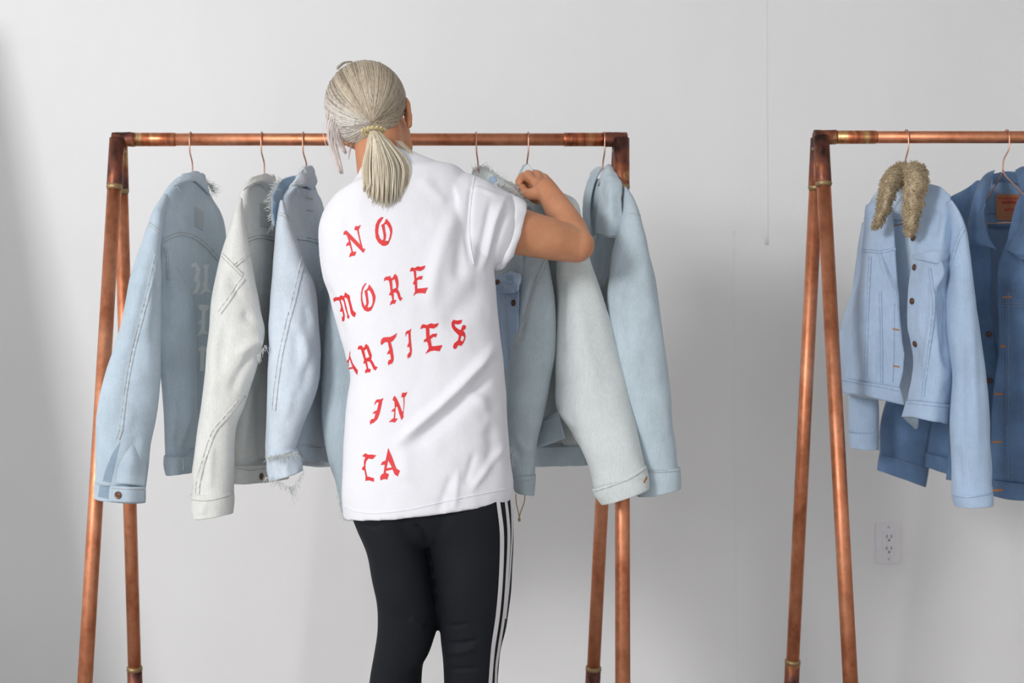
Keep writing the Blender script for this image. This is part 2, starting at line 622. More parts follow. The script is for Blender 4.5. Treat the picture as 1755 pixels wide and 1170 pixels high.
# taped plasterboard joints: low ridges in the paint
for pts, r in (([(1312, -220), (1312, 120), (1313, 300), (1314, 420)], 0.006),
               ([(1258, 395), (1256, 470), (1258, 700), (1260, 1000), (1262, 1290)], 0.004)):
    p = np.array([P(x, y, WY) for x, y in pts])
    V, Fs = tube(spline(p, 30), r, 8)
    V[:, 1] = WY + (V[:, 1] - WY) * 0.07
    mesh_obj('plaster_joint', V, Fs, M_wall, wall_back)

# unseen board, added left of the frame and shaped to throw the wedge of shade
bx = [(-1.41, 3.72, 2.02), (-2.1, 3.72, 2.05), (-2.05, 3.1, 0.0), (-1.27, 3.1, 0.0)]
V = np.array(bx + [(x, y + 0.012, z) for x, y, z in bx])
Fs = [[0, 1, 2, 3], [7, 6, 5, 4], [0, 4, 5, 1], [1, 5, 6, 2], [2, 6, 7, 3], [3, 7, 4, 0]]
o = mesh_obj('added_shade_board', *orient(V, Fs), plain('white_board', rgb(232, 232, 230), 0.6), smooth=False, origin=(-1.7, 3.1, 0))
tag(o, 'added white board, unseen beyond the left edge, shaped to cast the soft shade there', 'board')

# ------------------------------------------------------------------ copper racks
R_PIPE, R_LEG = 0.0138, 0.0156
def rack(name, label, x0, x1, ybar0, ybar1, Yb, feet, group):
    p0, p1 = P(x0, ybar0, Yb), P(x1, ybar1, Yb)
    rt = root(name, ((p0[0] + p1[0]) / 2, Yb, 0), label, 'clothing rack', group)
    zt = (p0[2] + p1[2]) / 2
    p0[2] = p1[2] = zt
    ax = (p1 - p0) / np.linalg.norm(p1 - p0)
    mesh_obj('top_rail', *tube([p0, p1], R_PIPE, 28), M_cu, rt)
    # coupling sleeves soldered on either end of the rail
    for e, d in ((p0, ax), (p1, -ax)):
        mesh_obj('rail_coupling', *tube([e + d * 0.02, e + d * 0.125, e + d * 0.128], [R_PIPE + 0.0014] * 2 + [R_PIPE + 0.0002], 28), M_tint, rt)
    spread = 0.29
    ends = {}
    for (e, pxs) in ((p0, feet[0]), (p1, feet[1])):
        foot = []
        for sgn, bx in ((-1, pxs[0]), (1, pxs[1])):
            # where the leg crosses picture row 1170
            t = 0.8
            for _ in range(30):
                Yt = Yb + sgn * spread * t
                t = 1 - (H - 585 * Yt / F) / zt
            Xt = (bx - CX) / F * Yt
            fx = e[0] + (Xt - e[0]) / t
            top = e + np.array([0, sgn * 0.012, -0.004])
            ft = np.array([fx, Yb + sgn * spread, 0.0])
            foot.append((top, ft))
            mesh_obj('leg', *tube([top, ft + (top - ft) * 0.004], R_LEG, 28), M_cu, rt)
            d = (ft - top) / np.linalg.norm(ft - top)
            mesh_obj('leg_fitting', *tube([top - d * 0.004, top + d * 0.103, top + d * 0.108], [R_LEG + 0.0018] * 2 + [R_LEG], 28), M_burnt, rt)
            V, Fs = lathe([(R_LEG, 0), (R_LEG + 0.0020, 0.003), (R_LEG + 0.0024, 0.008), (R_LEG + 0.0008, 0.014)], top + d * 0.1, d, 24)
            V = displace(V, Fs, noise=[(0.0012, (160, 160, 160))])
            mesh_obj('solder_bead', V, Fs, M_solder, rt)
            V, Fs = lathe([(R_LEG, 0), (R_LEG + 0.004, 0.002), (R_LEG + 0.004, 0.012), (R_LEG, 0.014)], ft, (0, 0, 1), 24)
            mesh_obj('foot_cap', V, Fs, M_burnt, rt)
        ends[len(ends)] = foot
        # elbow that joins the rail to both legs
        sgnx = 1 if e is p0 else -1
        el = [e - ax * sgnx * 0.0135, e - ax * sgnx * 0.0132, e + ax * sgnx * 0.036, e + ax * sgnx * 0.038]
        el = np.array([el[0]] + list(np.linspace(el[1], el[2], 14)) + [el[3]])
        V, Fs = tube(el, [R_PIPE - 0.001] + [R_PIPE + 0.0024] * 14 + [R_PIPE + 0.0006], 24)
        V = displace(V, Fs, noise=[(0.0010, (120, 120, 120))])
        mesh_obj('corner_elbow', V, Fs, M_burnt, rt)
        V, Fs = lathe([(0.004, 0), (R_PIPE + 0.0035, 0.001), (R_PIPE + 0.0045, 0.004), (R_PIPE + 0.0035, 0.008), (0.004, 0.009)], e + np.array([0, 0, -0.022]), (0, 0, -1), 24)
        V = displace(V, Fs, noise=[(0.0016, (140, 140, 140))])
        mesh_obj('solder_bead', V, Fs, M_solder, rt)
    # rear stretcher between the back legs, just below the picture
    a0, a1 = ends[0][1], ends[1][1]
    k = 0.850
    b0 = a0[0] + (a0[1] - a0[0]) * k; b1 = a1[0] + (a1[1] - a1[0]) * k
    mesh_obj('rear_stretcher', *tube([b0, b1], R_PIPE, 24), M_cu, rt)
    for (t0, t1) in (a0, a1):
        q0 = t0 + (t1 - t0) * (k - 0.045); q1 = t0 + (t1 - t0) * (k + 0.034)
        mesh_obj('tee_fitting', *tube([q0, q1], R_LEG + 0.0022, 24), M_burnt, rt)
        d = (q0 - q1) / np.linalg.norm(q0 - q1)
        V, Fs = lathe([(R_LEG, 0), (R_LEG + 0.0036, 0.003), (R_LEG + 0.0028, 0.010), (R_LEG, 0.013)], q0 - d * 0.004, d, 24)
        mesh_obj('solder_bead', V, Fs, M_solder, rt)
    return rt

def tint_mat():
    m, nt, b = nodes_of('heat_tinted_copper')
    b.inputs['Metallic'].default_value = 1.0
    b.inputs['Roughness'].default_value = 0.36
    f = noise_fac(nt, 26, 4, 0.5, (1.6, 0.4, 0.3))
    nt.links.new(ramp(nt, f, [(0.36, rgb(128, 72, 54)), (0.47, rgb(190, 112, 78)), (0.54, rgb(196, 130, 92)), (0.6, rgb(214, 180, 120)), (0.66, rgb(176, 152, 130)), (0.72, rgb(200, 122, 84))]), b.inputs['Base Color'])
    return m
M_tint = tint_mat()

YB, YB2 = 3.16, 3.22
rack('clothing_rack', 'copper pipe rack behind the woman, carrying the pale jackets', 203, 1064, 239, 239, YB, ((146, 231), (1067, 1016)), 'copper pipe racks')
rack('clothing_rack', 'copper pipe rack cut by the right edge, carrying the fur-collared jacket', 1405, 2100, 235, 235, YB2, ((1457, 1357), (2170, 2040)), 'copper pipe racks')

# ------------------------------------------------------------------ hangers
def hanger(px, Yb, ybar, near, far, drop, label, tip_dx=0, group='wire hangers on the pipe racks'):
    """Hook over the rail, then a triangle of wire; near/far = shoulder ends as (px, py, Y)."""
    c = P(px, ybar, Yb)
    R = R_PIPE + 0.0026
    rt = root('wire_hanger', (c[0], c[1], c[2]), label, 'hanger', group)
    neck = P(px + tip_dx, ybar + drop, Yb)
    a = np.linspace(math.radians(215), math.radians(-20), 14)
    # the hook bends over the rail front to back
    hook = [c + np.array([0.0012 * i / 14 * np.sign(tip_dx + 1e-6), -R * math.cos(t) * 1.0, R * math.sin(t)]) for i, t in enumerate(a)]
    hook = hook[::-1]
    hook = hook[::-1]
    front = [np.array([c[0], c[1] - R, c[2] - 0.012]), np.array([c[0] + (neck[0] - c[0]) * 0.15, c[1] - R * 0.9, c[2] - 0.03]),
             np.array([neck[0], c[1] - 0.004, c[2] - 0.052]), neck]
    arc = [c + np.array([0, R * math.cos(t), R * math.sin(t)]) for t in np.linspace(math.radians(-35), math.radians(180), 16)]
    mesh_obj('hook', *tube(spline(np.array(arc + front), 50), 0.0017, 8), M_wire, rt)
    n, f = P(near[0], near[1] + 14, near[2]), P(far[0], far[1] + 14, far[2])
    mid_ = (n + f) / 2
    n, f = n + (mid_ - n) * 0.3, f + (mid_ - f) * 0.3
    nb, fb = n + np.array([0, 0, -0.03]), f + np.array([0, 0, -0.03])
    loop = [neck, neck + (n - neck) * 0.08 + np.array([0, 0, -0.004]), n, n + (n - f) * 0.03 + np.array([0, 0, -0.015]), nb, (nb + fb) / 2, fb,
            f + (f - n) * 0.03 + np.array([0, 0, -0.015]), f, neck + (f - neck) * 0.08 + np.array([0, 0, -0.004]), neck]
    mesh_obj('shoulder_wire', *tube(spline(np.array(loop), 90), 0.0017, 6), M_wire, rt)
    return rt

# ------------------------------------------------------------------ denim jackets
D_sky = denim('washed_sky_denim', rgb(183, 199, 212))
D_cream = denim('bleached_cream_denim', rgb(221, 222, 218), 0.93, 1.04)
D_pale = denim('pale_blue_denim', rgb(201, 212, 223))
D_grey = denim('grey_blue_denim', rgb(177, 192, 201))
D_steel = denim('steel_blue_denim', rgb(178, 192, 199))
D_ice = denim('ice_white_denim', rgb(212, 219, 219), 0.93, 1.04)
D_mist = denim('mist_blue_denim', rgb(186, 201, 210))
D_mid = denim('mid_blue_denim', rgb(152, 176, 198), 0.8, 1.16)
D_light = denim('clear_light_blue_denim', rgb(171, 193, 219), 0.88, 1.1)
D_dark = denim('worn_dark_blue_denim', rgb(92, 119, 153), 0.72, 1.3)
D_ctag = denim('cream_label_cloth', rgb(192, 194, 190))
D_navy_inner = denim('navy_denim_underside', rgb(122, 148, 180))
D_tag = denim('grey_label_cloth', rgb(172, 182, 190))
D_lining = denim('light_denim_underside', rgb(204, 220, 236))
D_inner = denim('inner_blue_denim', rgb(146, 166, 184))
M_letter = plain('faded_letter_print', rgb(214, 222, 224), 0.9, bscale=700)
M_patch = plain('tan_leather_patch', rgb(176, 118, 84), 0.6, bump=0.2, bscale=400)
M_patch_red = plain('red_patch_print', rgb(176, 62, 56), 0.6)
M_ochre = plain('ochre_thread', rgb(178, 120, 70), 0.8)

M_thread_blue = plain('light_blue_thread', rgb(150, 170, 196), 0.8)
M_thread_navy = plain('navy_seam_thread', rgb(118, 132, 154), 0.8)
class Jacket:
    def __init__(s, px, py, Y, mat, label, group):
        s.mat = mat
        s.thread = M_thread
        s.rt = root('denim_jacket', P(px, py, Y), label, 'jacket', group)
    def part(s, name, VF, mat=None, folds=(), noise=None, parent=None, **kw):
        V, Fs = VF
        if noise is None: noise = [(0.0035, (16, 16, 5)), (0.0016, (46, 46, 20))]
        if folds or noise: V = displace(V, Fs, folds, noise)
        o = mesh_obj(name, V, Fs, mat or s.mat, parent or s.rt, **kw)
        return o, bvh_of(V, Fs)
    def seam(s, pb, pts, wd=0.009, hh=0.0010, double=True, thread=None, single=False):
        o, b = pb
        rb = ribbon(b, pts, wd, hh)
        if rb is None: return
        par = o if o.parent is s.rt else s.rt
        mesh_obj('seam', *rb, s.mat, par)
        th = []
        pl = np.asarray(pts, float)
        for off in ((-1, 1) if double else (0,)):
            d = np.gradient(pl, axis=0); d /= np.maximum(np.linalg.norm(d, axis=1, keepdims=True), 1e-9)
            nrm = np.stack([-d[:, 1], d[:, 0]], 1)
            q = pl + nrm * off * wd * 800 * 0.34
            t = ribbon(b, q, 0.0013, hh * 1.35 + 0.0004, step=4)
            if t: th.append(t)
        if th: mesh_obj('stitching', *merge(th), thread or s.thread, par)
    def button(s, pb, px, py, r=0.0075, mat=None, name='button'):
        o, b = pb
        h_ = hit(b, px, py)
        if h_ is None: return
        p, n = h_
        p = p + n * 0.0005
        V, Fs = lathe([(r * 0.9, 0), (r, 0.001), (r, 0.0024), (r * 0.86, 0.0032), (r * 0.7, 0.0022), (r * 0.4, 0.0022), (r * 0.34, 0.0034), (0.0008, 0.0036)], p, n, 20)
        mesh_obj(name, V, Fs, mat or M_button, o if o.parent is s.rt else s.rt)
    def mark(s, name, pb, polys, mat, off=0.001, label=None):
        o, b = pb
        d = decal(b, polys, off)
        if d is None: return
        q = mesh_obj(name, *d, mat, o if o.parent is s.rt else s.rt, smooth=False)
        if label: q['label'] = label
        return q
    def fray(s, pts, dirs, n, ln, spread=0.6, r=0.0006, mat=None):
        p3 = np.array([P(*c) for c in pts])
        q = mesh_obj('frayed_edge', *threads(p3, dirs, n, ln, r, spread), mat or M_fray, s.rt)
        q['kind'] = 'stuff'

def crop(ox, oy, k, pts):
    return [(ox + x / k, oy + y / k) for x, y in pts]

G1 = 'denim jackets hung along the left rack'

# --- 1: sky blue, back to us, furthest left
hanger(327, YB, 239, (290, 325, 3.00), (360, 350, 3.32), 58, 'wire hanger first from the left on the left rack', 3)
j = Jacket(330, 300, YB, D_sky, 'sky-blue denim jacket furthest left, frayed collar, faded letters on its back', G1)
body = j.part('body_panel', loft([(312, 306), (286, 330), (279, 352), (276, 390), (278, 440), (277, 520), (274, 600), (285, 682), (291, 780), (292, 812)],
                                 [(350, 318), (362, 345), (372, 366), (380, 392), (382, 440), (382, 520), (379, 600), (374, 690), (370, 775), (368, 800)],
                                 [3.04, 3.00, 2.99, 2.99, 3.0, 3.0], [3.28, 3.33, 3.34, 3.34, 3.33, 3.32], [0.02, 0.03, 0.035, 0.035, 0.03, 0.028], nrow=110, nseg=72),
              folds=[([(298, 455), (310, 500), (316, 600), (316, 700), (312, 780)], 15, 0.02), ([(331, 470), (338, 560), (344, 660), (344, 740)], 5, -0.012),
                     ([(283, 430), (286, 520), (282, 600)], 6, -0.008), ([(300, 660), (304, 720), (300, 770)], 3, -0.005), ([(318, 720), (314, 775)], 3, -0.004),
                     ([(288, 350), (300, 385), (306, 400)], 5, 0.004)])
slv = j.part('sleeve', loft([(279, 336), (262, 365), (253, 388), (242, 421), (224, 480), (207, 554), (181, 632), (169, 688), (165, 755), (164, 828)],
                            [(290, 340), (281, 370), (276, 392), (274, 421), (275, 480), (276, 554), (275, 632), (271, 688), (259, 755), (249, 832)],
                            [3.0, 2.96, 2.93, 2.92, 2.92], [3.0, 2.97, 2.95, 2.94, 2.93], [0.016, 0.036, 0.046, 0.05, 0.05, 0.044], nrow=100, nseg=56),
             folds=[([(262, 420), (250, 500), (236, 560), (222, 620), (210, 690), (203, 750)], 7, -0.004), ([(275, 460), (268, 540), (262, 600)], 8, -0.006),
                    ([(228, 700), (214, 740)], 8, 0.004), ([(236, 740), (225, 800)], 8, -0.003), ([(246, 640), (232, 660)], 12, 0.003)])
cuff = j.part('cuff', loft([(163, 824), (162, 840), (162, 853)], [(250, 831), (249, 845), (248, 861)], [2.93], [2.93], [0.045], nrow=14, nseg=56), noise=[(0.0012, (40, 40, 40))])
flap = j.part('sleeve_placket', sheet([[(205, 752, 2.888), (226, 752, 2.893), (252, 754, 2.94)], [(195, 795, 2.884), (225, 795, 2.880), (252, 795, 2.92)],
                                       [(189, 828, 2.886), (220, 830, 2.876), (249, 833, 2.90)]], 20, 20, 0.002), noise=[(0.001, (30, 30, 30))])
cf = j.part('cuff_band', sheet([[(189, 832, 2.882), (220, 834, 2.872), (250, 834, 2.90)], [(187, 846, 2.882), (220, 847, 2.872), (249, 847, 2.90)], [(187, 859, 2.882), (220, 861, 2.872), (248, 861, 2.90)]], 20, 10, 0.0028), noise=[(0.0008, (40, 40, 40))])
j.mark('shaded_sleeve_slit', slv, [[(206, 757), (197, 795), (190, 827), (176, 824), (181, 805), (192, 778)]], D_inner, 0.0006)  # flat patch of inner cloth; the shade in the slit is in its darker colour
j.mark('shaded_cuff_lining', cuff, [[(172, 826), (190, 828), (188, 855), (168, 851)]], D_inner, 0.0006)  # inner side of the cuff, its shade painted in with the darker denim
j.button(cf, 203, 848)
j.seam(cf, [(192, 836), (220, 838), (247, 838)], 0.002, 0.0006, False)
hem = j.part('waistband', loft([(290, 783), (289, 800), (293, 815)], [(371, 768), (370, 785), (368, 795)], [2.985], [3.33], [0.034], nrow=16, nseg=64), noise=[(0.0012, (40, 40, 40))])
j.mark('side_tab', hem, [[(313, 782), (325, 778), (325, 800), (313, 806)]], j.mat, 0.002)
col = j.part('collar', sheet([[(314, 299, 3.06), (332, 294, 3.11), (350, 299, 3.20)], [(310, 305, 3.04), (334, 303, 3.085), (354, 314, 3.20)], [(298, 319, 3.00), (329, 310, 3.06), (360, 335, 3.22)]], 30, 20, 0.006), noise=[(0.002, (40, 40, 40))])
j.part('collar', sheet([[(314, 299, 3.06), (333, 297, 3.22), (350, 299, 3.20)], [(308, 312, 3.05), (333, 314, 3.25), (354, 318, 3.22)], [(302, 322, 3.05), (333, 330, 3.27), (356, 338, 3.24)]], 24, 14, 0.005))
j.seam(body, [(270, 420), (288, 408), (309, 401), (331, 406), (352, 421), (374, 444)], 0.0095)
j.seam(body, [(283, 424), (287, 446), (289, 480)], 0.006)
j.seam(body, [(303, 458), (311, 474), (320, 490)], 0.003, 0.0006, False)
j.seam(slv, [(256, 384), (264, 390), (272, 397)], 0.008)
j.seam(slv, [(268, 436), (254, 501), (240, 556), (227, 608), (215, 675), (207, 737), (202, 752)], 0.010)
j.mark('label_patch', body, [[(334, 354), (348, 363), (347, 395), (333, 386)]], D_tag, 0.0016)
k = 4.5
letters = [[(305, 235), (340, 222), (372, 270), (362, 340), (330, 358), (325, 340), (345, 300), (335, 255), (305, 265)],
           [(325, 345), (362, 345), (372, 400), (350, 460), (310, 470), (305, 450), (335, 430), (345, 385), (325, 365)],
           [(390, 245), (440, 235), (430, 280), (428, 420), (465, 465), (420, 445), (365, 475), (400, 420), (392, 390), (406, 360), (405, 280)],
           [(355, 555), (385, 545), (450, 555), (430, 590), (412, 600), (408, 740), (440, 780), (400, 770), (345, 790), (380, 730), (380, 700), (350, 690), (382, 660), (385, 600), (360, 580)],
           [(345, 885), (385, 865), (430, 885), (425, 905), (405, 912), (402, 1060), (370, 1060), (374, 912), (362, 905)]]
for L in letters:
    j.mark('printed_letter', body, [crop(260, 400, k, L)], M_letter, 0.0008)
j.fray([(300, 317, 3.02), (313, 307, 3.06), (327, 310, 3.12), (342, 320, 3.20), (358, 335, 3.27)], (0.5, -0.5, -0.4), 150, 0.014)
j.fray([(352, 312, 3.22), (360, 320, 3.24), (364, 328, 3.26)], (1.0, -0.4, 0.0), 80, 0.016)

# --- 2: cream
hanger(449, YB, 239, (424, 318, 3.02), (470, 335, 3.32), 60, 'wire hanger second from the left on the left rack', 4)
j = Jacket(450, 300, YB, D_cream, 'bleached cream denim jacket, second from the left on the left rack', G1)
body = j.part('body_panel', loft([(428, 310), (416, 335), (418, 400), (426, 500), (428, 600), (412, 690), (406, 800), (406, 828)],
                                 [(462, 318), (470, 345), (478, 400), (488, 500), (490, 600), (490, 700), (487, 790), (486, 815)],
                                 [3.05, 3.0, 3.0, 3.0], [3.28, 3.33, 3.33, 3.32], [0.02, 0.032, 0.032, 0.03], nrow=100, nseg=64),
              folds=[([(430, 640), (420, 720), (410, 790)], 9, 0.006), ([(447, 640), (444, 800)], 6, -0.004)])
slv = j.part('sleeve', loft([(409, 341), (400, 366), (393, 388), (381, 428), (369, 477), (359, 540), (354, 590), (348, 645), (341, 705), (333, 765), (328, 815), (328, 850)],
                            [(416, 345), (418, 366), (421, 388), (428, 427), (437, 477), (447, 530), (455, 575), (444, 620), (420, 690), (404, 735), (400, 800), (400, 850)],
                            [3.0, 2.96, 2.93, 2.92, 2.92], [3.0, 2.97, 2.95, 2.93, 2.92], [0.012, 0.034, 0.046, 0.05, 0.05, 0.044, 0.042], nrow=120, nseg=56),
             folds=[([(455, 583), (430, 590), (405, 612)], 8, 0.009), ([(440, 600), (410, 640), (395, 680)], 7, -0.006), ([(372, 560), (366, 640), (362, 700)], 9, 0.005),
                    ([(396, 470), (410, 520), (430, 560)], 7, -0.005), ([(400, 500), (420, 545)], 6, 0.004), ([(392, 540), (382, 600), (376, 650)], 8, -0.004),
                    ([(386, 460), (376, 520)], 7, 0.004), ([(350, 780), (346, 830)], 6, -0.004), ([(362, 760), (360, 840)], 5, 0.005), ([(416, 530), (436, 556)], 5, -0.004)])
cuff = j.part('cuff', loft([(327, 846), (327, 862), (331, 888)], [(401, 842), (401, 860), (400, 878)], [2.92], [2.92], [0.046], nrow=18, nseg=56), folds=[([(352, 858), (346, 884)], 4, 0.003)], noise=[(0.0016, (40, 40, 40))])
hem = j.part('waistband', loft([(405, 798), (404, 815), (405, 830)], [(488, 786), (488, 800), (487, 818)], [2.985], [3.33], [0.034], nrow=16, nseg=64), noise=[(0.0012, (40, 40, 40))])
j.button(hem, 447, 816)
col = j.part('collar', sheet([[(431, 304, 3.05), (451, 298, 3.10), (468, 302, 3.20)], [(423, 314, 3.03), (450, 309, 3.075), (472, 320, 3.20)], [(417, 326, 3.00), (440, 313, 3.05), (462, 338, 3.18)]], 30, 20, 0.006),
             folds=[([(440, 309), (455, 318), (466, 334)], 3, -0.004)], noise=[(0.002, (40, 40, 40))])
j.part('collar', sheet([[(431, 304, 3.05), (451, 301, 3.22), (468, 302, 3.20)], [(424, 316, 3.05), (450, 318, 3.25), (472, 320, 3.22)], [(420, 330, 3.05), (450, 334, 3.27), (472, 338, 3.24)]], 24, 14, 0.005))
j.seam(body, [(421, 413), (441, 406), (458, 407), (470, 410)], 0.0095)
j.seam(slv, [(378, 433), (396, 452), (415, 472)], 0.009)
j.seam(slv, [(402, 456), (414, 446), (427, 434)], 0.008)
j.seam(slv, [(417, 477), (398, 505), (377, 536)], 0.011)
j.seam(slv, [(418, 676), (395, 706), (367, 740), (353, 780), (342, 817), (339, 846)], 0.011)
j.seam(cuff, [(329, 856), (352, 858), (378, 853), (400, 846)], 0.003, 0.0007, False)
j.seam(hem, [(406, 802), (430, 806), (452, 803)], 0.003, 0.0006, False)
j.mark('label_patch', body, [[(445, 348), (466, 355), (464, 391), (445, 387)]], D_ctag, 0.0016)
j.mark('printed_letter', body, [[(442, 458), (449, 454), (457, 455), (462, 452), (460, 462), (456, 466), (456, 498), (461, 508), (450, 505), (447, 500), (449, 468), (446, 466), (444, 480), (441, 470)]], M_letter, 0.0008)
j.fray([(456, 590, 2.9), (446, 604, 2.9), (440, 614, 2.9)], (0.2, 0.4, -0.8), 36, 0.012, 0.5)

# --- 3: pale blue, frayed
hanger(520, YB, 239, (492, 312, 3.02), (545, 330, 3.32), 46, 'wire hanger third from the left on the left rack', 5)
j = Jacket(524, 288, YB, D_pale, 'pale blue denim jacket with torn collar and ragged cuffs, just left of the woman', G1)
body = j.part('body_panel', loft([(506, 318), (488, 338), (486, 372), (494, 420), (504, 500), (512, 600), (518, 690), (510, 760), (508, 775)],
                                 [(536, 322), (544, 340), (552, 372), (558, 420), (562, 500), (563, 600), (563, 700), (562, 775), (562, 796)],
                                 [3.05, 3.0, 3.0], [3.28, 3.33, 3.32], [0.02, 0.032, 0.032, 0.03], nrow=100, nseg=64), folds=[([(530, 420), (540, 520), (548, 600)], 7, -0.004)])
slv = j.part('sleeve', loft([(480, 345), (475, 372), (470, 421), (466, 461), (463, 500), (460, 560), (458, 620), (457, 680), (456, 730), (455, 785)],
                            [(487, 347), (494, 374), (510, 415), (524, 458), (538, 490), (545, 545), (549, 612), (546, 660), (523, 722), (507, 770)],
                            [3.0, 2.96, 2.93, 2.92], [3.0, 2.97, 2.95, 2.93], [0.012, 0.034, 0.046, 0.05, 0.05, 0.04], nrow=110, nseg=56),
             folds=[([(500, 540), (520, 580), (530, 640)], 8, 0.004), ([(510, 560), (506, 640)], 6, -0.004), ([(478, 480), (486, 560)], 8, -0.003), ([(522, 520), (530, 560)], 6, -0.003),
                    ([(500, 660), (490, 720)], 7, 0.004), ([(535, 600), (515, 680)], 6, -0.003)])
cuff = j.part('cuff', loft([(455, 782), (456, 800), (462, 824)], [(508, 768), (515, 784), (520, 806)], [2.92], [2.92], [0.042], nrow=16, nseg=56),
              folds=[([(462, 786), (464, 822)], 2.5, -0.006), ([(490, 790), (492, 826)], 5, 0.003)], noise=[(0.003, (40, 40, 40))])
hem = j.part('waistband', loft([(512, 762), (514, 775), (518, 790)], [(564, 763), (564, 780), (564, 799)], [3.0], [3.33], [0.03], nrow=16, nseg=56), noise=[(0.0016, (40, 40, 40))])
col = j.part('collar', sheet([[(520, 288, 3.08), (529, 285, 3.11), (537, 291, 3.18)], [(511, 301, 3.05), (526, 300, 3.075), (540, 306, 3.19)], [(501, 317, 3.01), (519, 318, 3.04), (537, 327, 3.18)]], 24, 20, 0.005), noise=[(0.005, (60, 60, 60))])
j.part('collar', sheet([[(520, 288, 3.08), (529, 287, 3.22), (537, 291, 3.18)], [(511, 304, 3.07), (526, 306, 3.25), (540, 308, 3.22)], [(505, 320, 3.06), (524, 324, 3.27), (540, 328, 3.24)]], 20, 14, 0.005))
lap = j.part('lapel', sheet([[(482, 307, 3.08), (496, 303, 3.12), (508, 300, 3.16)], [(471, 325, 3.03), (482, 322, 3.06), (496, 320, 3.10)], [(465, 346, 3.00), (474, 346, 3.02), (484, 343, 3.05)], [(469, 390, 2.99), (473, 388, 3.0), (477, 380, 3.01)]], 18, 24, 0.006), mat=D_mid, noise=[(0.003, (60, 60, 60))])
lap[0]['label'] = 'mid-blue turned-out lapel'
j.fray([(482, 305, 3.06), (470, 323, 3.01), (463, 346, 2.98), (468, 388, 2.98)], (-0.7, -0.5, -0.1), 130, 0.011)
j.fray([(508, 303, 3.10), (520, 290, 3.12), (532, 291, 3.2), (540, 305, 3.25)], (0.0, -0.4, 0.6), 90, 0.010)
j.fray([(500, 317, 3.02), (515, 318, 3.08), (530, 323, 3.2), (541, 328, 3.28)], (0.2, -0.6, 0.3), 120, 0.012)
j.fray([(456, 784, 2.88), (480, 780, 2.87), (510, 776, 2.88)], (0.1, -0.5, -0.3), 120, 0.012)
j.fray([(458, 818, 2.88), (480, 826, 2.87), (500, 835, 2.87), (520, 808, 2.89)], (0.0, -0.2, -0.8), 100, 0.012)
j.fray([(497, 834, 2.88), (500, 836, 2.88)], (0.1, 0.0, -1.0), 5, 0.03, 0.15, 0.0009)
j.fray([(508, 777, 2.97), (520, 776, 3.02), (532, 776, 3.08)], (0.0, -0.2, -0.8), 60, 0.014)
j.seam(body, [(510, 408), (528, 410), (548, 415)], 0.0095)
j.seam(slv, [(475, 364), (488, 370), (500, 379)], 0.007)
j.seam(slv, [(520, 440), (512, 477), (503, 517), (493, 555), (481, 611), (474, 663), (470, 703)], 0.011)
for q_ in ([(524, 337), (536, 340), (536, 343), (524, 340)], [(525, 359), (536, 361), (536, 363), (525, 361)]):
    j.mark('label_stitch', body, [q_], M_thread, 0.001)
for q_ in ([(545, 440), (556, 430), (559, 440), (552, 460), (547, 470)], [(545, 480), (554, 472), (558, 490), (548, 500)], [(546, 548), (558, 530), (560, 545), (550, 558)]):
    j.mark('printed_letter', body, [q_], M_letter, 0.0008)
j.seam(hem, [(530, 766), (546, 767), (562, 767)], 0.003, 0.0006, False)

# --- 4: mostly hidden behind the woman
hanger(642, YB, 239, (630, 335, 3.06), (662, 345, 3.31), 66, 'wire hanger hidden behind the hair of the woman', 3)
j = Jacket(645, 310, YB, D_grey, 'grey-blue denim jacket mostly hidden behind the woman, one sleeve showing at left', G1)
j.part('body_panel', loft([(636, 334), (606, 362), (596, 450), (600, 600), (606, 780)], [(664, 334), (668, 360), (644, 450), (648, 600), (650, 780)], [3.05, 3.0], [3.28, 3.32], [0.02, 0.03], nrow=60, nseg=48))
slv = j.part('sleeve', loft([(604, 368), (580, 420), (567, 480), (558, 545), (552, 617), (550, 663), (554, 740), (563, 786), (576, 826), (584, 866)],
                            [(612, 370), (616, 420), (622, 480), (630, 545), (636, 617), (642, 663), (646, 740), (648, 786), (650, 826), (652, 866)],
                            [3.03, 3.0, 2.99, 2.99], [3.03, 3.0, 2.99, 2.99], [0.012, 0.036, 0.044, 0.044], nrow=90, nseg=56))
j.part('cuff', loft([(582, 860), (586, 875), (589, 889)], [(653, 862), (653, 876), (653, 890)], [2.99], [2.99], [0.042], nrow=12, nseg=48), noise=[(0.002, (40, 40, 40))])
j.fray([(580, 845, 2.94), (586, 870, 2.94), (590, 890, 2.94)], (-0.8, -0.2, -0.4), 40, 0.01)

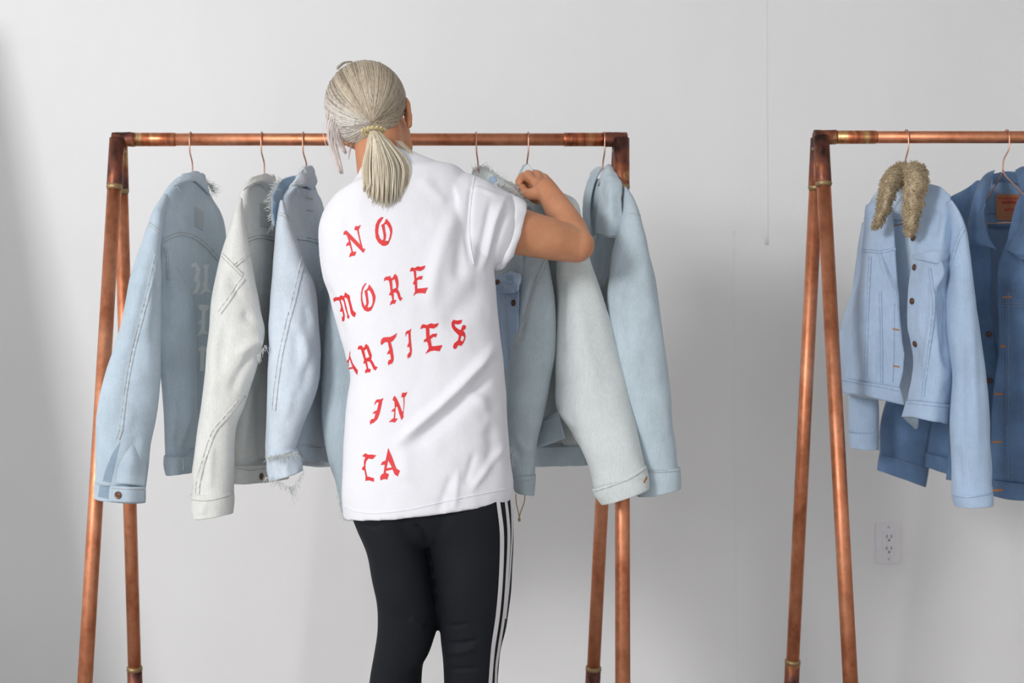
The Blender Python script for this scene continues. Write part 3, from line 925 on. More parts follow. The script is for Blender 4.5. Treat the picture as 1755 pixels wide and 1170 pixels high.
# --- 5: steel blue with frayed collar, right of the woman
hanger(816, YB, 239, (880, 322, 3.00), (812, 306, 3.31), 52, 'wire hanger first to the right of the head of the woman', 3)
j = Jacket(820, 292, YB, D_steel, 'steel-blue denim jacket with shredded collar, directly right of the shirt', G1)
body = j.part('body_panel', loft([(818, 305), (812, 330), (816, 400), (822, 600), (832, 780)], [(868, 322), (888, 342), (893, 400), (900, 600), (908, 770)], [3.29, 3.33, 3.32], [3.04, 3.0, 3.0], [0.02, 0.03], nrow=90, nseg=64))
slv = j.part('sleeve', loft([(892, 347), (888, 372), (888, 400), (889, 452), (888, 491), (886, 519), (878, 577), (873, 617), (868, 684), (867, 723), (869, 760), (874, 815)],
                            [(900, 347), (918, 372), (932, 400), (943, 452), (950, 491), (953, 519), (953, 577), (950, 617), (938, 684), (930, 723), (921, 757), (917, 812)],
                            [3.06, 3.02, 2.98, 2.97], [3.06, 3.02, 2.98, 2.97], [0.012, 0.036, 0.044, 0.046, 0.044, 0.036], nrow=110, nseg=56),
             folds=[([(925, 450), (905, 520), (885, 600)], 5, -0.004), ([(880, 740), (900, 770), (915, 780)], 4, 0.004), ([(878, 760), (895, 790)], 4, -0.004), ([(938, 500), (940, 600)], 8, 0.004)])
cuff = j.part('cuff', loft([(874, 812), (876, 825), (882, 842)], [(918, 812), (917, 828), (915, 848)], [2.97], [2.97], [0.036], nrow=14, nseg=48), noise=[(0.002, (40, 40, 40))])
j.seam(slv, [(936, 445), (922, 480), (908, 520), (896, 556), (884, 596)], 0.009)
j.seam(cuff, [(876, 816), (895, 824), (917, 819)], 0.003, 0.0007, False)
fl = j.part('pocket_flap', sheet([[(846, 480, 3.06), (858, 472, 3.03), (872, 468, 3.0), (889, 472, 2.965)], [(847, 490, 3.05), (857, 488, 3.01), (870, 485, 2.99), (889, 487, 2.955)], [(850, 498, 3.05), (860, 501, 3.02), (868, 503, 2.985), (887, 501, 2.955)]], 30, 20, 0.004), mat=D_light, noise=[(0.006, (70, 70, 70)), (0.002, (150, 150, 150))])
fl[0]['label'] = 'clear blue crumpled pocket flap'
pk = j.part('pocket', sheet([[(850, 498, 3.07), (870, 500, 3.01), (890, 498, 2.97)], [(856, 560, 3.07), (872, 560, 3.01), (888, 560, 2.97)], [(862, 632, 3.08), (872, 634, 3.03), (882, 634, 2.99)]], 20, 24, 0.003), mat=D_light, noise=[(0.003, (40, 40, 20))])
j.button(fl, 853, 484, 0.006); j.button(pk, 881, 519, 0.007)
j.seam(pk, [(867, 505), (869, 560), (872, 600), (876, 640)], 0.004, 0.0007, False)
col = j.part('collar', sheet([[(811, 292, 3.22), (830, 287, 3.13), (855, 303, 3.05), (882, 318, 3.06)], [(812, 312, 3.2), (832, 308, 3.09), (857, 318, 3.03), (892, 330, 3.04)], [(815, 335, 3.2), (835, 330, 3.08), (860, 340, 3.02), (905, 352, 3.02)]], 40, 18, 0.006), mat=D_ice, noise=[(0.006, (50, 50, 50))])
j.mark('worn_blue_patch', col, [[(838, 305), (848, 300), (852, 310), (845, 316), (839, 312)]], D_light, 0.0012)
j.fray([(812, 292, 3.2), (830, 288, 3.11), (855, 304, 3.03), (885, 321, 3.04), (905, 348, 3.01)], (0.1, -0.4, 0.5), 220, 0.012)
j.fray([(850, 316, 3.02), (875, 328, 3.01), (900, 345, 3.0)], (0.1, -0.8, 0.1), 160, 0.016)
j.fray([(874, 765, 2.91), (878, 785, 2.91), (876, 800, 2.91)], (0.2, -0.6, -0.3), 40, 0.012)
cordp = [np.array([P(x, y, 2.93) for x, y in c]) for c in ([(884, 846), (885, 862), (889, 880), (890, 888)], [(900, 848), (898, 862), (892, 878), (890, 888)])]
j_c = mesh_obj('tag_cord', *merge([tube(spline(c, 14), 0.0011, 6) for c in cordp] + [lathe([(0.0004, 0), (0.003, 0.002), (0.003, 0.006), (0.0004, 0.008)], P(890, 887, 2.93), (0, 0, -1), 10)]), M_thread_tan, j.rt)

# --- 6: ice white
hanger(905, YB, 239, (958, 330, 3.03), (902, 308, 3.31), 46, 'wire hanger above the raised hand of the woman', -2)
j = Jacket(904, 285, YB, D_ice, 'ice-white denim jacket held at the collar by the woman', G1)
body = j.part('body_panel', loft([(902, 292), (894, 312), (900, 345), (908, 400), (914, 500), (920, 600), (921, 700), (922, 765)], [(926, 305), (950, 324), (960, 338), (962, 385), (975, 500), (988, 600), (994, 700), (998, 765)],
                                 [3.28, 3.33, 3.33], [3.08, 3.03, 3.03], [0.02, 0.03], nrow=100, nseg=64))
hem = j.part('waistband', loft([(920, 766), (919, 782), (919, 799)], [(1000, 764), (1001, 782), (1002, 797)], [3.33], [3.02], [0.032], nrow=16, nseg=60), noise=[(0.0016, (40, 40, 40))], mat=D_mist)
slv = j.part('sleeve', loft([(962, 340), (957, 360), (954, 400), (952, 456), (953, 507), (952, 577), (952, 650), (955, 704), (978, 742), (994, 770), (1010, 808), (1016, 838)],
                            [(972, 338), (990, 349), (1000, 385), (1016, 456), (1032, 507), (1052, 577), (1070, 650), (1084, 712), (1092, 745), (1098, 772), (1107, 806), (1111, 822)],
                            [3.08, 3.04, 3.0, 2.96, 2.94, 2.93], [3.08, 3.04, 3.0, 2.96, 2.935, 2.92], [0.012, 0.034, 0.05, 0.052, 0.048, 0.042], nrow=120, nseg=60),
             folds=[([(962, 460), (960, 560), (966, 640)], 9, -0.006), ([(985, 480), (1000, 580), (1020, 680)], 14, 0.005), ([(955, 700), (985, 735)], 6, 0.004)])
cuff = j.part('cuff', loft([(1014, 838), (1019, 850), (1030, 864)], [(1107, 796), (1112, 816), (1113, 836)], [2.93], [2.92], [0.042], nrow=16, nseg=56), noise=[(0.0014, (40, 40, 40))])
j.seam(cuff, [(1018, 842), (1050, 832), (1080, 820), (1107, 802)], 0.003, 0.0007, False)
j.mark('buttonhole', cuff, [[(1102, 826), (1108, 815), (1109, 820), (1104, 828)]], M_ochre, 0.0008)
fp = j.part('front_hem', sheet([[(926, 722, 3.06), (940, 712, 3.03), (956, 705, 3.0)], [(922, 745, 3.06), (942, 736, 3.03), (963, 728, 3.0)], [(919, 768, 3.06), (944, 760, 3.03), (969, 751, 3.0)]], 20, 16, 0.004), mat=D_mist, noise=[(0.0012, (40, 40, 40))])
j.seam(fp, [(930, 723), (944, 718), (957, 712)], 0.003, 0.0007, False)
col = j.part('collar', sheet([[(903, 282, 3.11), (906, 281, 3.11)], [(897, 292, 3.11), (912, 290, 3.09)], [(894, 306, 3.10), (918, 303, 3.08)], [(893, 322, 3.09), (924, 320, 3.07)]], 12, 16, 0.004), noise=[(0.001, (40, 40, 40))])
lp = j.part('lapel', sheet([[(896, 284, 3.16), (902, 281, 3.15)], [(888, 302, 3.14), (899, 300, 3.13)], [(884, 322, 3.12), (897, 322, 3.11)]], 8, 14, 0.004), mat=D_mist, noise=[(0.001, (40, 40, 40))])

# --- 7: mist blue, last on the rail
hanger(1035, YB, 239, (1078, 340, 3.04), (1004, 330, 3.30), 60, 'wire hanger furthest right on the left rack', -2)
j = Jacket(1034, 292, YB, D_mist, 'mist-blue denim jacket with wide open collar, furthest right on the left rack', G1)
body = j.part('body_panel', loft([(1011, 305), (1002, 345), (1002, 400), (1004, 500), (1007, 600), (1008, 780)], [(1056, 310), (1062, 340), (1060, 400), (1056, 500), (1054, 600), (1050, 780)],
                                 [3.26, 3.30, 3.30], [3.14, 3.12, 3.12], [0.010, 0.018, 0.020], nrow=90, nseg=64), folds=[([(1040, 480), (1034, 520)], 4, 0.008), ([(1028, 420), (1026, 480)], 4, -0.004)])
slv = j.part('sleeve', loft([(1068, 326), (1067, 345), (1065, 369), (1057, 402), (1048, 444), (1041, 493), (1041, 526), (1048, 597), (1062, 676), (1076, 735), (1092, 804)],
                            [(1073, 325), (1086, 342), (1096, 369), (1104, 402), (1113, 444), (1124, 493), (1130, 526), (1139, 597), (1149, 676), (1156, 735), (1164, 806)],
                            [3.10, 3.06, 3.02, 2.98, 2.97], [3.10, 3.06, 3.02, 2.98, 2.97], [0.012, 0.034, 0.044, 0.046, 0.043], nrow=110, nseg=60),
             folds=[([(1085, 440), (1075, 520), (1085, 620)], 10, -0.004), ([(1100, 420), (1115, 560)], 12, 0.004)])
cuff = j.part('cuff', loft([(1091, 802), (1091, 826), (1092, 851)], [(1165, 801), (1166, 820), (1166, 836)], [2.97], [2.97], [0.043], nrow=16, nseg=56), noise=[(0.0014, (40, 40, 40))])
j.seam(cuff, [(1100, 808), (1130, 809), (1164, 806)], 0.003, 0.0007, False)
cr = j.part('collar', sheet([[(1032, 291, 3.185), (1043, 283, 3.165), (1053, 290, 3.145)], [(1028, 318, 3.125), (1046, 312, 3.075), (1065, 315, 3.085)], [(1026, 350, 3.105), (1046, 346, 3.055), (1064, 342, 3.065)],
                            [(1023, 380, 3.095), (1046, 378, 3.045), (1068, 372, 3.055)], [(1021, 402, 3.095), (1044, 407, 3.050), (1066, 409, 3.055)]], 26, 34, 0.004),
            folds=[([(1030, 372), (1042, 360)], 3, 0.003), ([(1040, 395), (1058, 392)], 3, 0.003), ([(1034, 310), (1036, 330)], 4, -0.004)], noise=[(0.004, (30, 30, 20)), (0.0012, (70, 70, 70))])
cl = j.part('collar', sheet([[(1012, 294, 3.220), (1022, 287, 3.200), (1033, 285, 3.180)], [(1006, 322, 3.240), (1011, 318, 3.220), (1018, 316, 3.200)], [(999, 350, 3.240), (1005, 350, 3.220), (1012, 352, 3.200)],
                            [(1001, 384, 3.230), (1007, 386, 3.210), (1013, 388, 3.190)], [(1010, 405, 3.210), (1013, 405, 3.200), (1016, 406, 3.190)]], 14, 30, 0.004), noise=[(0.003, (30, 30, 20))])
tp = j.part('lapel_tip', sheet([[(1012, 408, 3.165), (1024, 403, 3.135)], [(1013, 416, 3.165), (1023, 412, 3.135)], [(1015, 424, 3.165), (1018, 421, 3.145)]], 10, 10, 0.004), noise=[(0.002, (60, 60, 60))])
j.seam(cr, [(1024, 399), (1044, 403), (1064, 405)], 0.002, 0.0006, False)
j.seam(slv, [(1076, 367), (1086, 366), (1097, 369)], 0.004, 0.0007, False)
j.seam(body, [(1018, 520), (1030, 500), (1044, 478)], 0.006)

# --- right rack: the fur-collared jacket
G2 = 'denim jackets on the right rack'
hanger(1553, YB2, 235, (1620, 336, 3.08), (1500, 352, 3.30), 58, 'wire hanger holding the fur-collared jacket', -2)
j = Jacket(1553, 292, YB2, D_light, 'light blue denim jacket with shaggy brown fur collar, hanging open', G2)
j.thread = M_thread_blue
back = j.part('back_panel', sheet([[(1510, 318, 3.32), (1550, 306, 3.27), (1600, 318, 3.2), (1622, 334, 3.16)], [(1484, 360, 3.36), (1550, 360, 3.26), (1610, 372, 3.20), (1630, 390, 3.18)],
                                   [(1470, 480, 3.38), (1550, 480, 3.26), (1600, 480, 3.21), (1626, 480, 3.19)], [(1448, 600, 3.38), (1550, 600, 3.27), (1590, 600, 3.22), (1626, 600, 3.19)],
                                   [(1445, 676, 3.38), (1550, 690, 3.28), (1590, 690, 3.23), (1624, 700, 3.19)]], 40, 50, 0.004), mat=D_lining)
fl_ = j.part('front_panel', sheet([[(1484, 352, 3.33), (1500, 347, 3.28), (1516, 352, 3.24), (1531, 360, 3.21)], [(1476, 420, 3.33), (1495, 420, 3.25), (1514, 420, 3.22), (1534, 420, 3.2)],
                                   [(1466, 480, 3.33), (1490, 480, 3.23), (1512, 482, 3.2), (1538, 488, 3.18)], [(1443, 554, 3.34), (1480, 555, 3.22), (1515, 556, 3.19), (1543, 556, 3.17)],
                                   [(1437, 615, 3.34), (1480, 620, 3.22), (1520, 622, 3.19), (1551, 616, 3.17)], [(1437, 650, 3.34), (1480, 657, 3.22), (1515, 662, 3.19), (1542, 668, 3.17)]], 44, 60, 0.005),
             folds=[([(1500, 410), (1520, 470), (1538, 515)], 4, 0.007), ([(1512, 420), (1530, 480)], 7, -0.007), ([(1488, 440), (1484, 520), (1478, 640)], 5, 0.003), ([(1503, 520), (1502, 650)], 4, 0.003), ([(1470, 500), (1460, 600)], 8, -0.004)],
             noise=[(0.004, (24, 24, 8)), (0.0014, (60, 60, 40))])
hm = j.part('waistband', sheet([[(1436, 646, 3.33), (1480, 654, 3.212), (1515, 660, 3.182), (1543, 664, 3.162)], [(1437, 672, 3.33), (1480, 678, 3.212), (1515, 686, 3.182), (1551, 694, 3.162)]], 36, 10, 0.005), noise=[(0.0016, (40, 40, 40))])
fr_ = j.part('front_panel', sheet([[(1560, 370, 3.14), (1580, 322, 3.13), (1608, 319, 3.10), (1628, 334, 3.07)], [(1558, 415, 3.11), (1585, 410, 3.07), (1612, 405, 3.05), (1634, 395, 3.06)],
                                   [(1564, 443, 3.10), (1585, 445, 3.05), (1608, 445, 3.03), (1634, 440, 3.06)], [(1559, 495, 3.10), (1582, 500, 3.05), (1605, 500, 3.03), (1630, 495, 3.07)],
                                   [(1559, 560, 3.10), (1580, 560, 3.05), (1604, 560, 3.03), (1630, 558, 3.07)], [(1569, 625, 3.10), (1588, 630, 3.05), (1610, 640, 3.03), (1636, 640, 3.07)],
                                   [(1556, 688, 3.10), (1578, 690, 3.05), (1602, 694, 3.03), (1630, 696, 3.07)]], 44, 70, 0.005),
             folds=[([(1600, 445), (1598, 520), (1590, 600), (1582, 660)], 5, 0.005), ([(1612, 470), (1616, 560), (1622, 640)], 7, -0.008), ([(1605, 440), (1612, 465), (1600, 500)], 4, 0.009),
                    ([(1622, 360), (1612, 420)], 6, 0.005), ([(1608, 350), (1600, 410)], 6, -0.004)], noise=[(0.004, (24, 24, 8)), (0.0014, (60, 60, 40))])
hm2 = j.part('waistband', sheet([[(1553, 686, 3.092), (1578, 688, 3.04), (1602, 690, 3.022), (1629, 693, 3.06)], [(1546, 714, 3.092), (1572, 716, 3.04), (1600, 722, 3.022), (1623, 726, 3.06)]], 30, 12, 0.005), noise=[(0.0016, (40, 40, 40))])
j.part('hem_corner', sheet([[(1548, 714, 3.094), (1574, 714, 3.05)], [(1558, 724, 3.11), (1574, 722, 3.06)], [(1570, 735, 3.12), (1573, 733, 3.1)]], 10, 10, 0.003), mat=D_inner)
yk = j.part('pocket_flap', sheet([[(1564, 436, 3.092), (1585, 432, 3.042), (1612, 430, 3.022), (1630, 434, 3.05)], [(1566, 444, 3.09), (1586, 448, 3.04), (1606, 452, 3.02), (1622, 446, 3.04)]], 24, 8, 0.004), noise=[(0.0014, (50, 50, 50))])
slv = j.part('sleeve', loft([(1624, 346), (1630, 368), (1632, 400), (1628, 440), (1626, 492), (1626, 554), (1630, 601), (1634, 655), (1631, 725), (1633, 785), (1634, 850)],
                            [(1630, 346), (1644, 368), (1655, 392), (1662, 431), (1669, 492), (1675, 554), (1683, 601), (1689, 663), (1694, 725), (1697, 785), (1699, 846)],
                            [3.06, 3.03, 3.02], [3.06, 3.03, 3.02], [0.012, 0.034, 0.04, 0.042, 0.04], nrow=110, nseg=56),
             folds=[([(1650, 560), (1648, 680), (1652, 780)], 7, -0.004), ([(1664, 500), (1672, 700), (1676, 820)], 7, 0.004), ([(1640, 760), (1648, 830)], 6, -0.003)])
cuff = j.part('cuff', loft([(1634, 846), (1635, 858), (1638, 868)], [(1699, 842), (1700, 852), (1699, 864)], [3.02], [3.02], [0.042], nrow=14, nseg=48), noise=[(0.0014, (40, 40, 40))])
fs = j.part('sleeve', loft([(1478, 380), (1462, 500), (1452, 600), (1456, 680), (1457, 740)], [(1488, 380), (1492, 500), (1500, 600), (1502, 680), (1504, 740)], [3.40, 3.42], [3.40, 3.42], [0.02, 0.036, 0.034], nrow=60, nseg=40))
j.part('cuff', loft([(1456, 742), (1457, 755), (1460, 768)], [(1505, 740), (1505, 755), (1505, 770)], [3.42], [3.42], [0.036], nrow=12, nseg=40), noise=[(0.0012, (40, 40, 40))])
j.seam(slv, [(1652, 390), (1645, 405), (1638, 425), (1633, 444)], 0.008)
j.seam(cuff, [(1635, 850), (1660, 852), (1698, 846)], 0.003, 0.0007, False)
j.seam(fl_, [(1474, 430), (1490, 430), (1510, 432), (1534, 426)], 0.008)
j.seam(fl_, [(1492, 440), (1487, 540), (1484, 645)], 0.007); j.seam(fl_, [(1509, 500), (1511, 600), (1511, 655)], 0.007)
j.seam(fl_, [(1533, 520), (1532, 600), (1530, 655)], 0.003, 0.0007, False)
j.seam(fr_, [(1594, 460), (1600, 520), (1592, 600), (1582, 680)], 0.007)
j.seam(hm, [(1440, 650), (1480, 658), (1515, 664), (1540, 670)], 0.003, 0.0007, False)
j.seam(hm2, [(1556, 691), (1590, 694), (1626, 698)], 0.003, 0.0007, False)
j.seam(back, [(1528, 377), (1545, 377), (1560, 377)], 0.003, 0.0008, False); j.seam(back, [(1528, 384), (1545, 384), (1562, 384)], 0.003, 0.0008, False)
for y in (458, 516): j.button(fr_, 1568 if y < 500 else 1564, y, 0.007)
j.button(fr_, 1569, 589, 0.007); j.button(fr_, 1566, 408, 0.007)
for y in (562, 625): j.mark('buttonhole', fl_, [[(1530, y), (1541, y + 2), (1541, y + 4.5), (1530, y + 3)]], M_ochre, 0.0012)
def fur_mat():
    m, nt, b = nodes_of('brown_fur')
    b.inputs['Roughness'].default_value = 0.9
    f = noise_fac(nt, 90, 4, 0.65)
    nt.links.new(ramp(nt, f, [(0.3, rgb(150, 130, 102)), (0.55, rgb(188, 170, 140)), (0.75, rgb(212, 196, 168))]), b.inputs['Base Color'])
    bp = N_(nt, 'ShaderNodeBump', Strength=0.5, Distance=0.004)
    nt.links.new(f, bp.inputs['Height']); nt.links.new(bp.outputs[0], b.inputs['Normal'])
    return m
M_fur = fur_mat()
def fur(VF, n=3600, ln=0.0045):
    V, Fs = VF
    V = displace(V, Fs, noise=[(0.004, (60, 60, 60))])
    N = normals(V, Fs)
    parts = []
    for i in rng.integers(0, len(V), n):
        d = N[i] + rng.normal(0, 0.45, 3) + np.array([0, 0, -0.35])
        d /= np.linalg.norm(d)
        L = ln * rng.uniform(0.5, 1.2)
        p = V[i] + rng.normal(0, 0.0015, 3)
        parts.append(tube(np.array([p, p + d * L * 0.55, p + d * L + np.array([0, 0, -L * 0.3])]), [0.0010, 0.0008, 0.0002], 3, cap=False))
    return (V, Fs), merge(parts)
for grid in ([[(1528, 288, 3.22), (1542, 282, 3.23), (1556, 281, 3.22)], [(1515, 306, 3.20), (1529, 306, 3.17), (1541, 304, 3.19)], [(1508, 335, 3.18), (1520, 336, 3.15), (1531, 336, 3.17)], [(1503, 362, 3.18), (1513, 362, 3.155), (1523, 360, 3.17)], [(1497, 391, 3.18), (1500, 390, 3.165), (1503, 388, 3.17)]],
             [[(1553, 290, 3.13), (1565, 280, 3.11), (1582, 284, 3.12)], [(1552, 308, 3.08), (1570, 302, 3.05), (1589, 302, 3.07)], [(1552, 340, 3.06), (1566, 338, 3.03), (1583, 336, 3.05)], [(1550, 372, 3.06), (1562, 372, 3.03), (1576, 368, 3.045)], [(1556, 402, 3.06), (1560, 402, 3.04), (1565, 398, 3.05)]],
             [[(1532, 290, 3.25), (1548, 286, 3.26), (1566, 288, 3.24)], [(1533, 318, 3.24), (1548, 318, 3.25), (1566, 318, 3.23)]]):
    a, b_ = fur(sheet(grid, 22, 34, 0.010))
    o = mesh_obj('fur_collar', *a, M_fur, j.rt)
    o['label'] = 'shaggy brown fur collar'
    q = mesh_obj('fur_pile', *b_, M_fur, o); q['kind'] = 'stuff'

# --- right rack: dark blue jacket cut by the frame
hanger(1725, YB2, 235, (1800, 345, 3.12), (1662, 345, 3.36), 58, 'wire hanger at the right edge of the picture', -6)
j = Jacket(1722, 292, YB2, D_dark, 'dark worn blue denim jacket with leather neck patch, cut by the right edge', G2)
j.thread = M_thread_navy
back = j.part('back_panel', sheet([[(1672, 318, 3.40), (1720, 300, 3.36), (1770, 305, 3.32), (1820, 325, 3.26)], [(1652, 380, 3.42), (1720, 380, 3.40), (1770, 380, 3.36), (1840, 390, 3.28)],
                                   [(1610, 600, 3.46), (1700, 600, 3.44), (1770, 600, 3.4), (1840, 600, 3.3)], [(1590, 800, 3.46), (1660, 815, 3.44), (1770, 820, 3.4), (1840, 820, 3.3)]], 40, 50, 0.004), mat=D_navy_inner)
fl_ = j.part('front_panel', sheet([[(1630, 337, 3.37), (1655, 323, 3.345), (1680, 310, 3.32), (1692, 402, 3.28)], [(1640, 440, 3.36), (1660, 440, 3.31), (1682, 450, 3.28), (1700, 462, 3.26)],
                                   [(1640, 520, 3.36), (1660, 520, 3.31), (1680, 525, 3.28), (1699, 530, 3.26)], [(1640, 620, 3.36), (1665, 620, 3.31), (1690, 620, 3.28), (1712, 620, 3.26)],
                                   [(1630, 720, 3.36), (1660, 725, 3.31), (1690, 730, 3.28), (1712, 735, 3.26)], [(1620, 822, 3.36), (1655, 828, 3.31), (1690, 832, 3.28), (1714, 836, 3.26)]], 36, 60, 0.005), noise=[(0.004, (24, 24, 8)), (0.0014, (60, 60, 40))])
fr_ = j.part('front_panel', sheet([[(1722, 424, 3.22), (1752, 330, 3.22), (1800, 312, 3.2), (1835, 340, 3.18)], [(1710, 455, 3.22), (1745, 450, 3.19), (1790, 450, 3.17), (1845, 450, 3.17)],
                                   [(1711, 605, 3.22), (1745, 600, 3.19), (1790, 600, 3.17), (1845, 600, 3.17)], [(1700, 680, 3.22), (1740, 690, 3.19), (1790, 700, 3.17), (1845, 700, 3.17)],
                                   [(1697, 760, 3.22), (1740, 770, 3.19), (1790, 775, 3.17), (1845, 775, 3.17)], [(1701, 824, 3.22), (1740, 830, 3.19), (1790, 832, 3.17), (1845, 832, 3.17)]], 40, 70, 0.005),
             folds=[([(1728, 640), (1727, 720), (1728, 800)], 3, 0.003)], noise=[(0.004, (24, 24, 8)), (0.0014, (60, 60, 40))])
hm = j.part('waistband', sheet([[(1700, 822, 3.212), (1740, 828, 3.18), (1790, 830, 3.162), (1845, 830, 3.162)], [(1702, 850, 3.212), (1740, 857, 3.18), (1790, 858, 3.162), (1845, 858, 3.162)]], 30, 10, 0.006), noise=[(0.0014, (40, 40, 40))])
hm2 = j.part('waistband', sheet([[(1588, 775, 3.45), (1640, 790, 3.36), (1690, 806, 3.29)], [(1586, 800, 3.45), (1640, 817, 3.36), (1690, 834, 3.29)]], 20, 10, 0.006), noise=[(0.0014, (40, 40, 40))])
sd = j.part('side_panel', sheet([[(1604, 640, 3.455), (1625, 640, 3.41), (1648, 640, 3.36)], [(1598, 710, 3.455), (1625, 715, 3.41), (1645, 722, 3.36)], [(1588, 780, 3.455), (1620, 790, 3.41), (1645, 796, 3.36)]], 20, 24, 0.004), noise=[(0.003, (30, 30, 10))])
cl = j.part('collar', sheet([[(1680, 309, 3.30), (1692, 296, 3.30), (1706, 291, 3.30)], [(1668, 340, 3.26), (1680, 330, 3.24), (1694, 325, 3.26)], [(1662, 376, 3.25), (1674, 366, 3.22), (1686, 360, 3.24)],
                             [(1658, 398, 3.25), (1674, 394, 3.22), (1687, 384, 3.235)], [(1659, 416, 3.25), (1676, 413, 3.22), (1692, 404, 3.23)], [(1686, 416, 3.24), (1698, 424, 3.22), (1710, 430, 3.22)]], 24, 40, 0.005), noise=[(0.003, (30, 30, 20)), (0.001, (80, 80, 80))])
cr = j.part('collar', sheet([[(1740, 292, 3.26), (1755, 286, 3.25), (1775, 296, 3.24)], [(1746, 312, 3.23), (1765, 306, 3.2), (1790, 318, 3.19)], [(1751, 345, 3.21), (1775, 345, 3.17), (1805, 355, 3.16)],
                             [(1747, 392, 3.2), (1770, 395, 3.16), (1812, 400, 3.15)], [(1734, 415, 3.2), (1755, 432, 3.16), (1790, 440, 3.15)], [(1724, 428, 3.21), (1734, 434, 3.18), (1750, 446, 3.17)]], 26, 40, 0.005), noise=[(0.003, (30, 30, 20)), (0.001, (80, 80, 80))])
j.part('collar_stand', sheet([[(1700, 297, 3.33), (1722, 292, 3.34), (1748, 296, 3.30)], [(1700, 318, 3.34), (1724, 312, 3.35), (1750, 316, 3.31)]], 20, 10, 0.005))
pt = j.mark('neck_patch', back, [[(1707, 335), (1712, 332), (1746, 333), (1752, 337), (1752, 373), (1747, 378), (1712, 377), (1707, 371)]], M_patch, 0.003, 'tan leather patch with red print')
def rowmarks(x0, x1, y0, y1, n, seed):
    r = random.Random(seed); out = []
    for i in range(n):
        a = x0 + (x1 - x0) * i / n; b = a + (x1 - x0) / n * 0.72
        t = r.uniform(0, 0.35) * (y1 - y0)
        out.append([(a, y0 + t), (b, y0 + r.uniform(0, 0.3) * (y1 - y0)), (b, y1 - r.uniform(0, 0.3) * (y1 - y0)), (a, y1)])
    return out
j.mark('patch_print', back, [[(1716, 345), (1730, 343), (1750, 345), (1750, 349), (1733, 347.5), (1718, 349)]] + rowmarks(1711, 1749, 337, 341, 8, 1) + rowmarks(1722, 1750, 355, 361, 6, 2), M_patch_red, 0.0036)
j.seam(back, [(1692, 366), (1710, 366), (1752, 365)], 0.003, 0.0008, False); j.seam(back, [(1694, 388), (1720, 390), (1745, 388)], 0.012)
slv = j.part('sleeve', loft([(1640, 358), (1610, 430), (1570, 540), (1536, 640), (1512, 712), (1508, 780)], [(1650, 372), (1650, 450), (1634, 560), (1616, 660), (1603, 725), (1590, 815)], [3.42, 3.48, 3.52], [3.42, 3.47, 3.5], [0.02, 0.04, 0.036], nrow=70, nseg=48))
cuff = j.part('cuff', loft([(1508, 776), (1505, 792), (1503, 805)], [(1592, 802), (1589, 818), (1586, 834)], [3.52], [3.5], [0.04], nrow=12, nseg=48), noise=[(0.0012, (40, 40, 40))])
j.seam(cuff, [(1510, 780), (1545, 790), (1590, 806)], 0.003, 0.0007, False)
s2 = j.part('sleeve', loft([(1832, 350), (1836, 450), (1838, 600), (1840, 760), (1842, 850)], [(1842, 350), (1890, 450), (1905, 600), (1912, 760), (1912, 850)], [3.12], [3.12], [0.02, 0.04, 0.044, 0.04], nrow=60, nseg=48))
j.part('cuff', loft([(1842, 848), (1842, 862), (1843, 878)], [(1913, 848), (1913, 862), (1912, 878)], [3.12], [3.12], [0.044], nrow=12, nseg=48), noise=[(0.0012, (40, 40, 40))])
for x, y in ((1695, 572), (1696, 652)): j.button(fl_, x, y, 0.007)
for x, y in ((1726, 509), (1722, 593), (1711, 675), (1709, 757)):
    j.mark('buttonhole', fr_, [[(x - 7, y - 1.5), (x + 8, y - 2), (x + 8, y + 1.5), (x - 7, y + 2)]], M_ochre, 0.0012)
j.mark('buttonhole', hm, [[(1703, 838), (1719, 838), (1719, 841), (1703, 842)]], M_ochre, 0.0012)
j.seam(fr_, [(1728, 500), (1727, 600), (1726, 720), (1727, 820)], 0.007)
j.seam(fr_, [(1716, 521), (1740, 522), (1790, 523)], 0.009)
j.seam(hm, [(1703, 829), (1740, 834), (1790, 836)], 0.003, 0.0007, False)
j.seam(cl, [(1664, 411), (1676, 408), (1688, 400)], 0.002, 0.0006, False); j.seam(cl, [(1688, 350), (1682, 370), (1686, 392)], 0.002, 0.0006, False)

# ------------------------------------------------------------------ wall socket
c = P(1522, 930, WY)
so = root('wall_socket', (c[0], WY, c[2]), 'white double wall socket low on the back wall, right of the right rack legs', 'socket')
mesh_obj('cover_plate', *box((c[0], WY - 0.003, c[2]), (0.072, 0.006, 0.116), 0.002), M_plastic, so, smooth=False)
mesh_obj('receptacle', *box((c[0], WY - 0.0065, c[2]), (0.034, 0.004, 0.068), 0.0012), M_plastic, so, smooth=False)
for s in (1, -1):
    for dx in (-0.0065, 0.0065):
        mesh_obj('slot', *box((c[0] + dx, WY - 0.0086, c[2] + s * 0.017 + 0.003), (0.0026, 0.001, 0.009)), M_slot, so, smooth=False)
    mesh_obj('ground_hole', *lathe([(0.003, 0), (0.003, 0.001)], (c[0], WY - 0.0082, c[2] + s * 0.017 - 0.008), (0, -1, 0), 12), M_slot, so)
    mesh_obj('screw', *lathe([(0.003, 0), (0.0028, 0.001), (0.001, 0.0014)], (c[0], WY - 0.006, c[2] + s * 0.046), (0, -1, 0), 12), M_thread, so)

# ------------------------------------------------------------------ the woman
def P4(x, y, Y, r): return (P(x, y, Y), r)

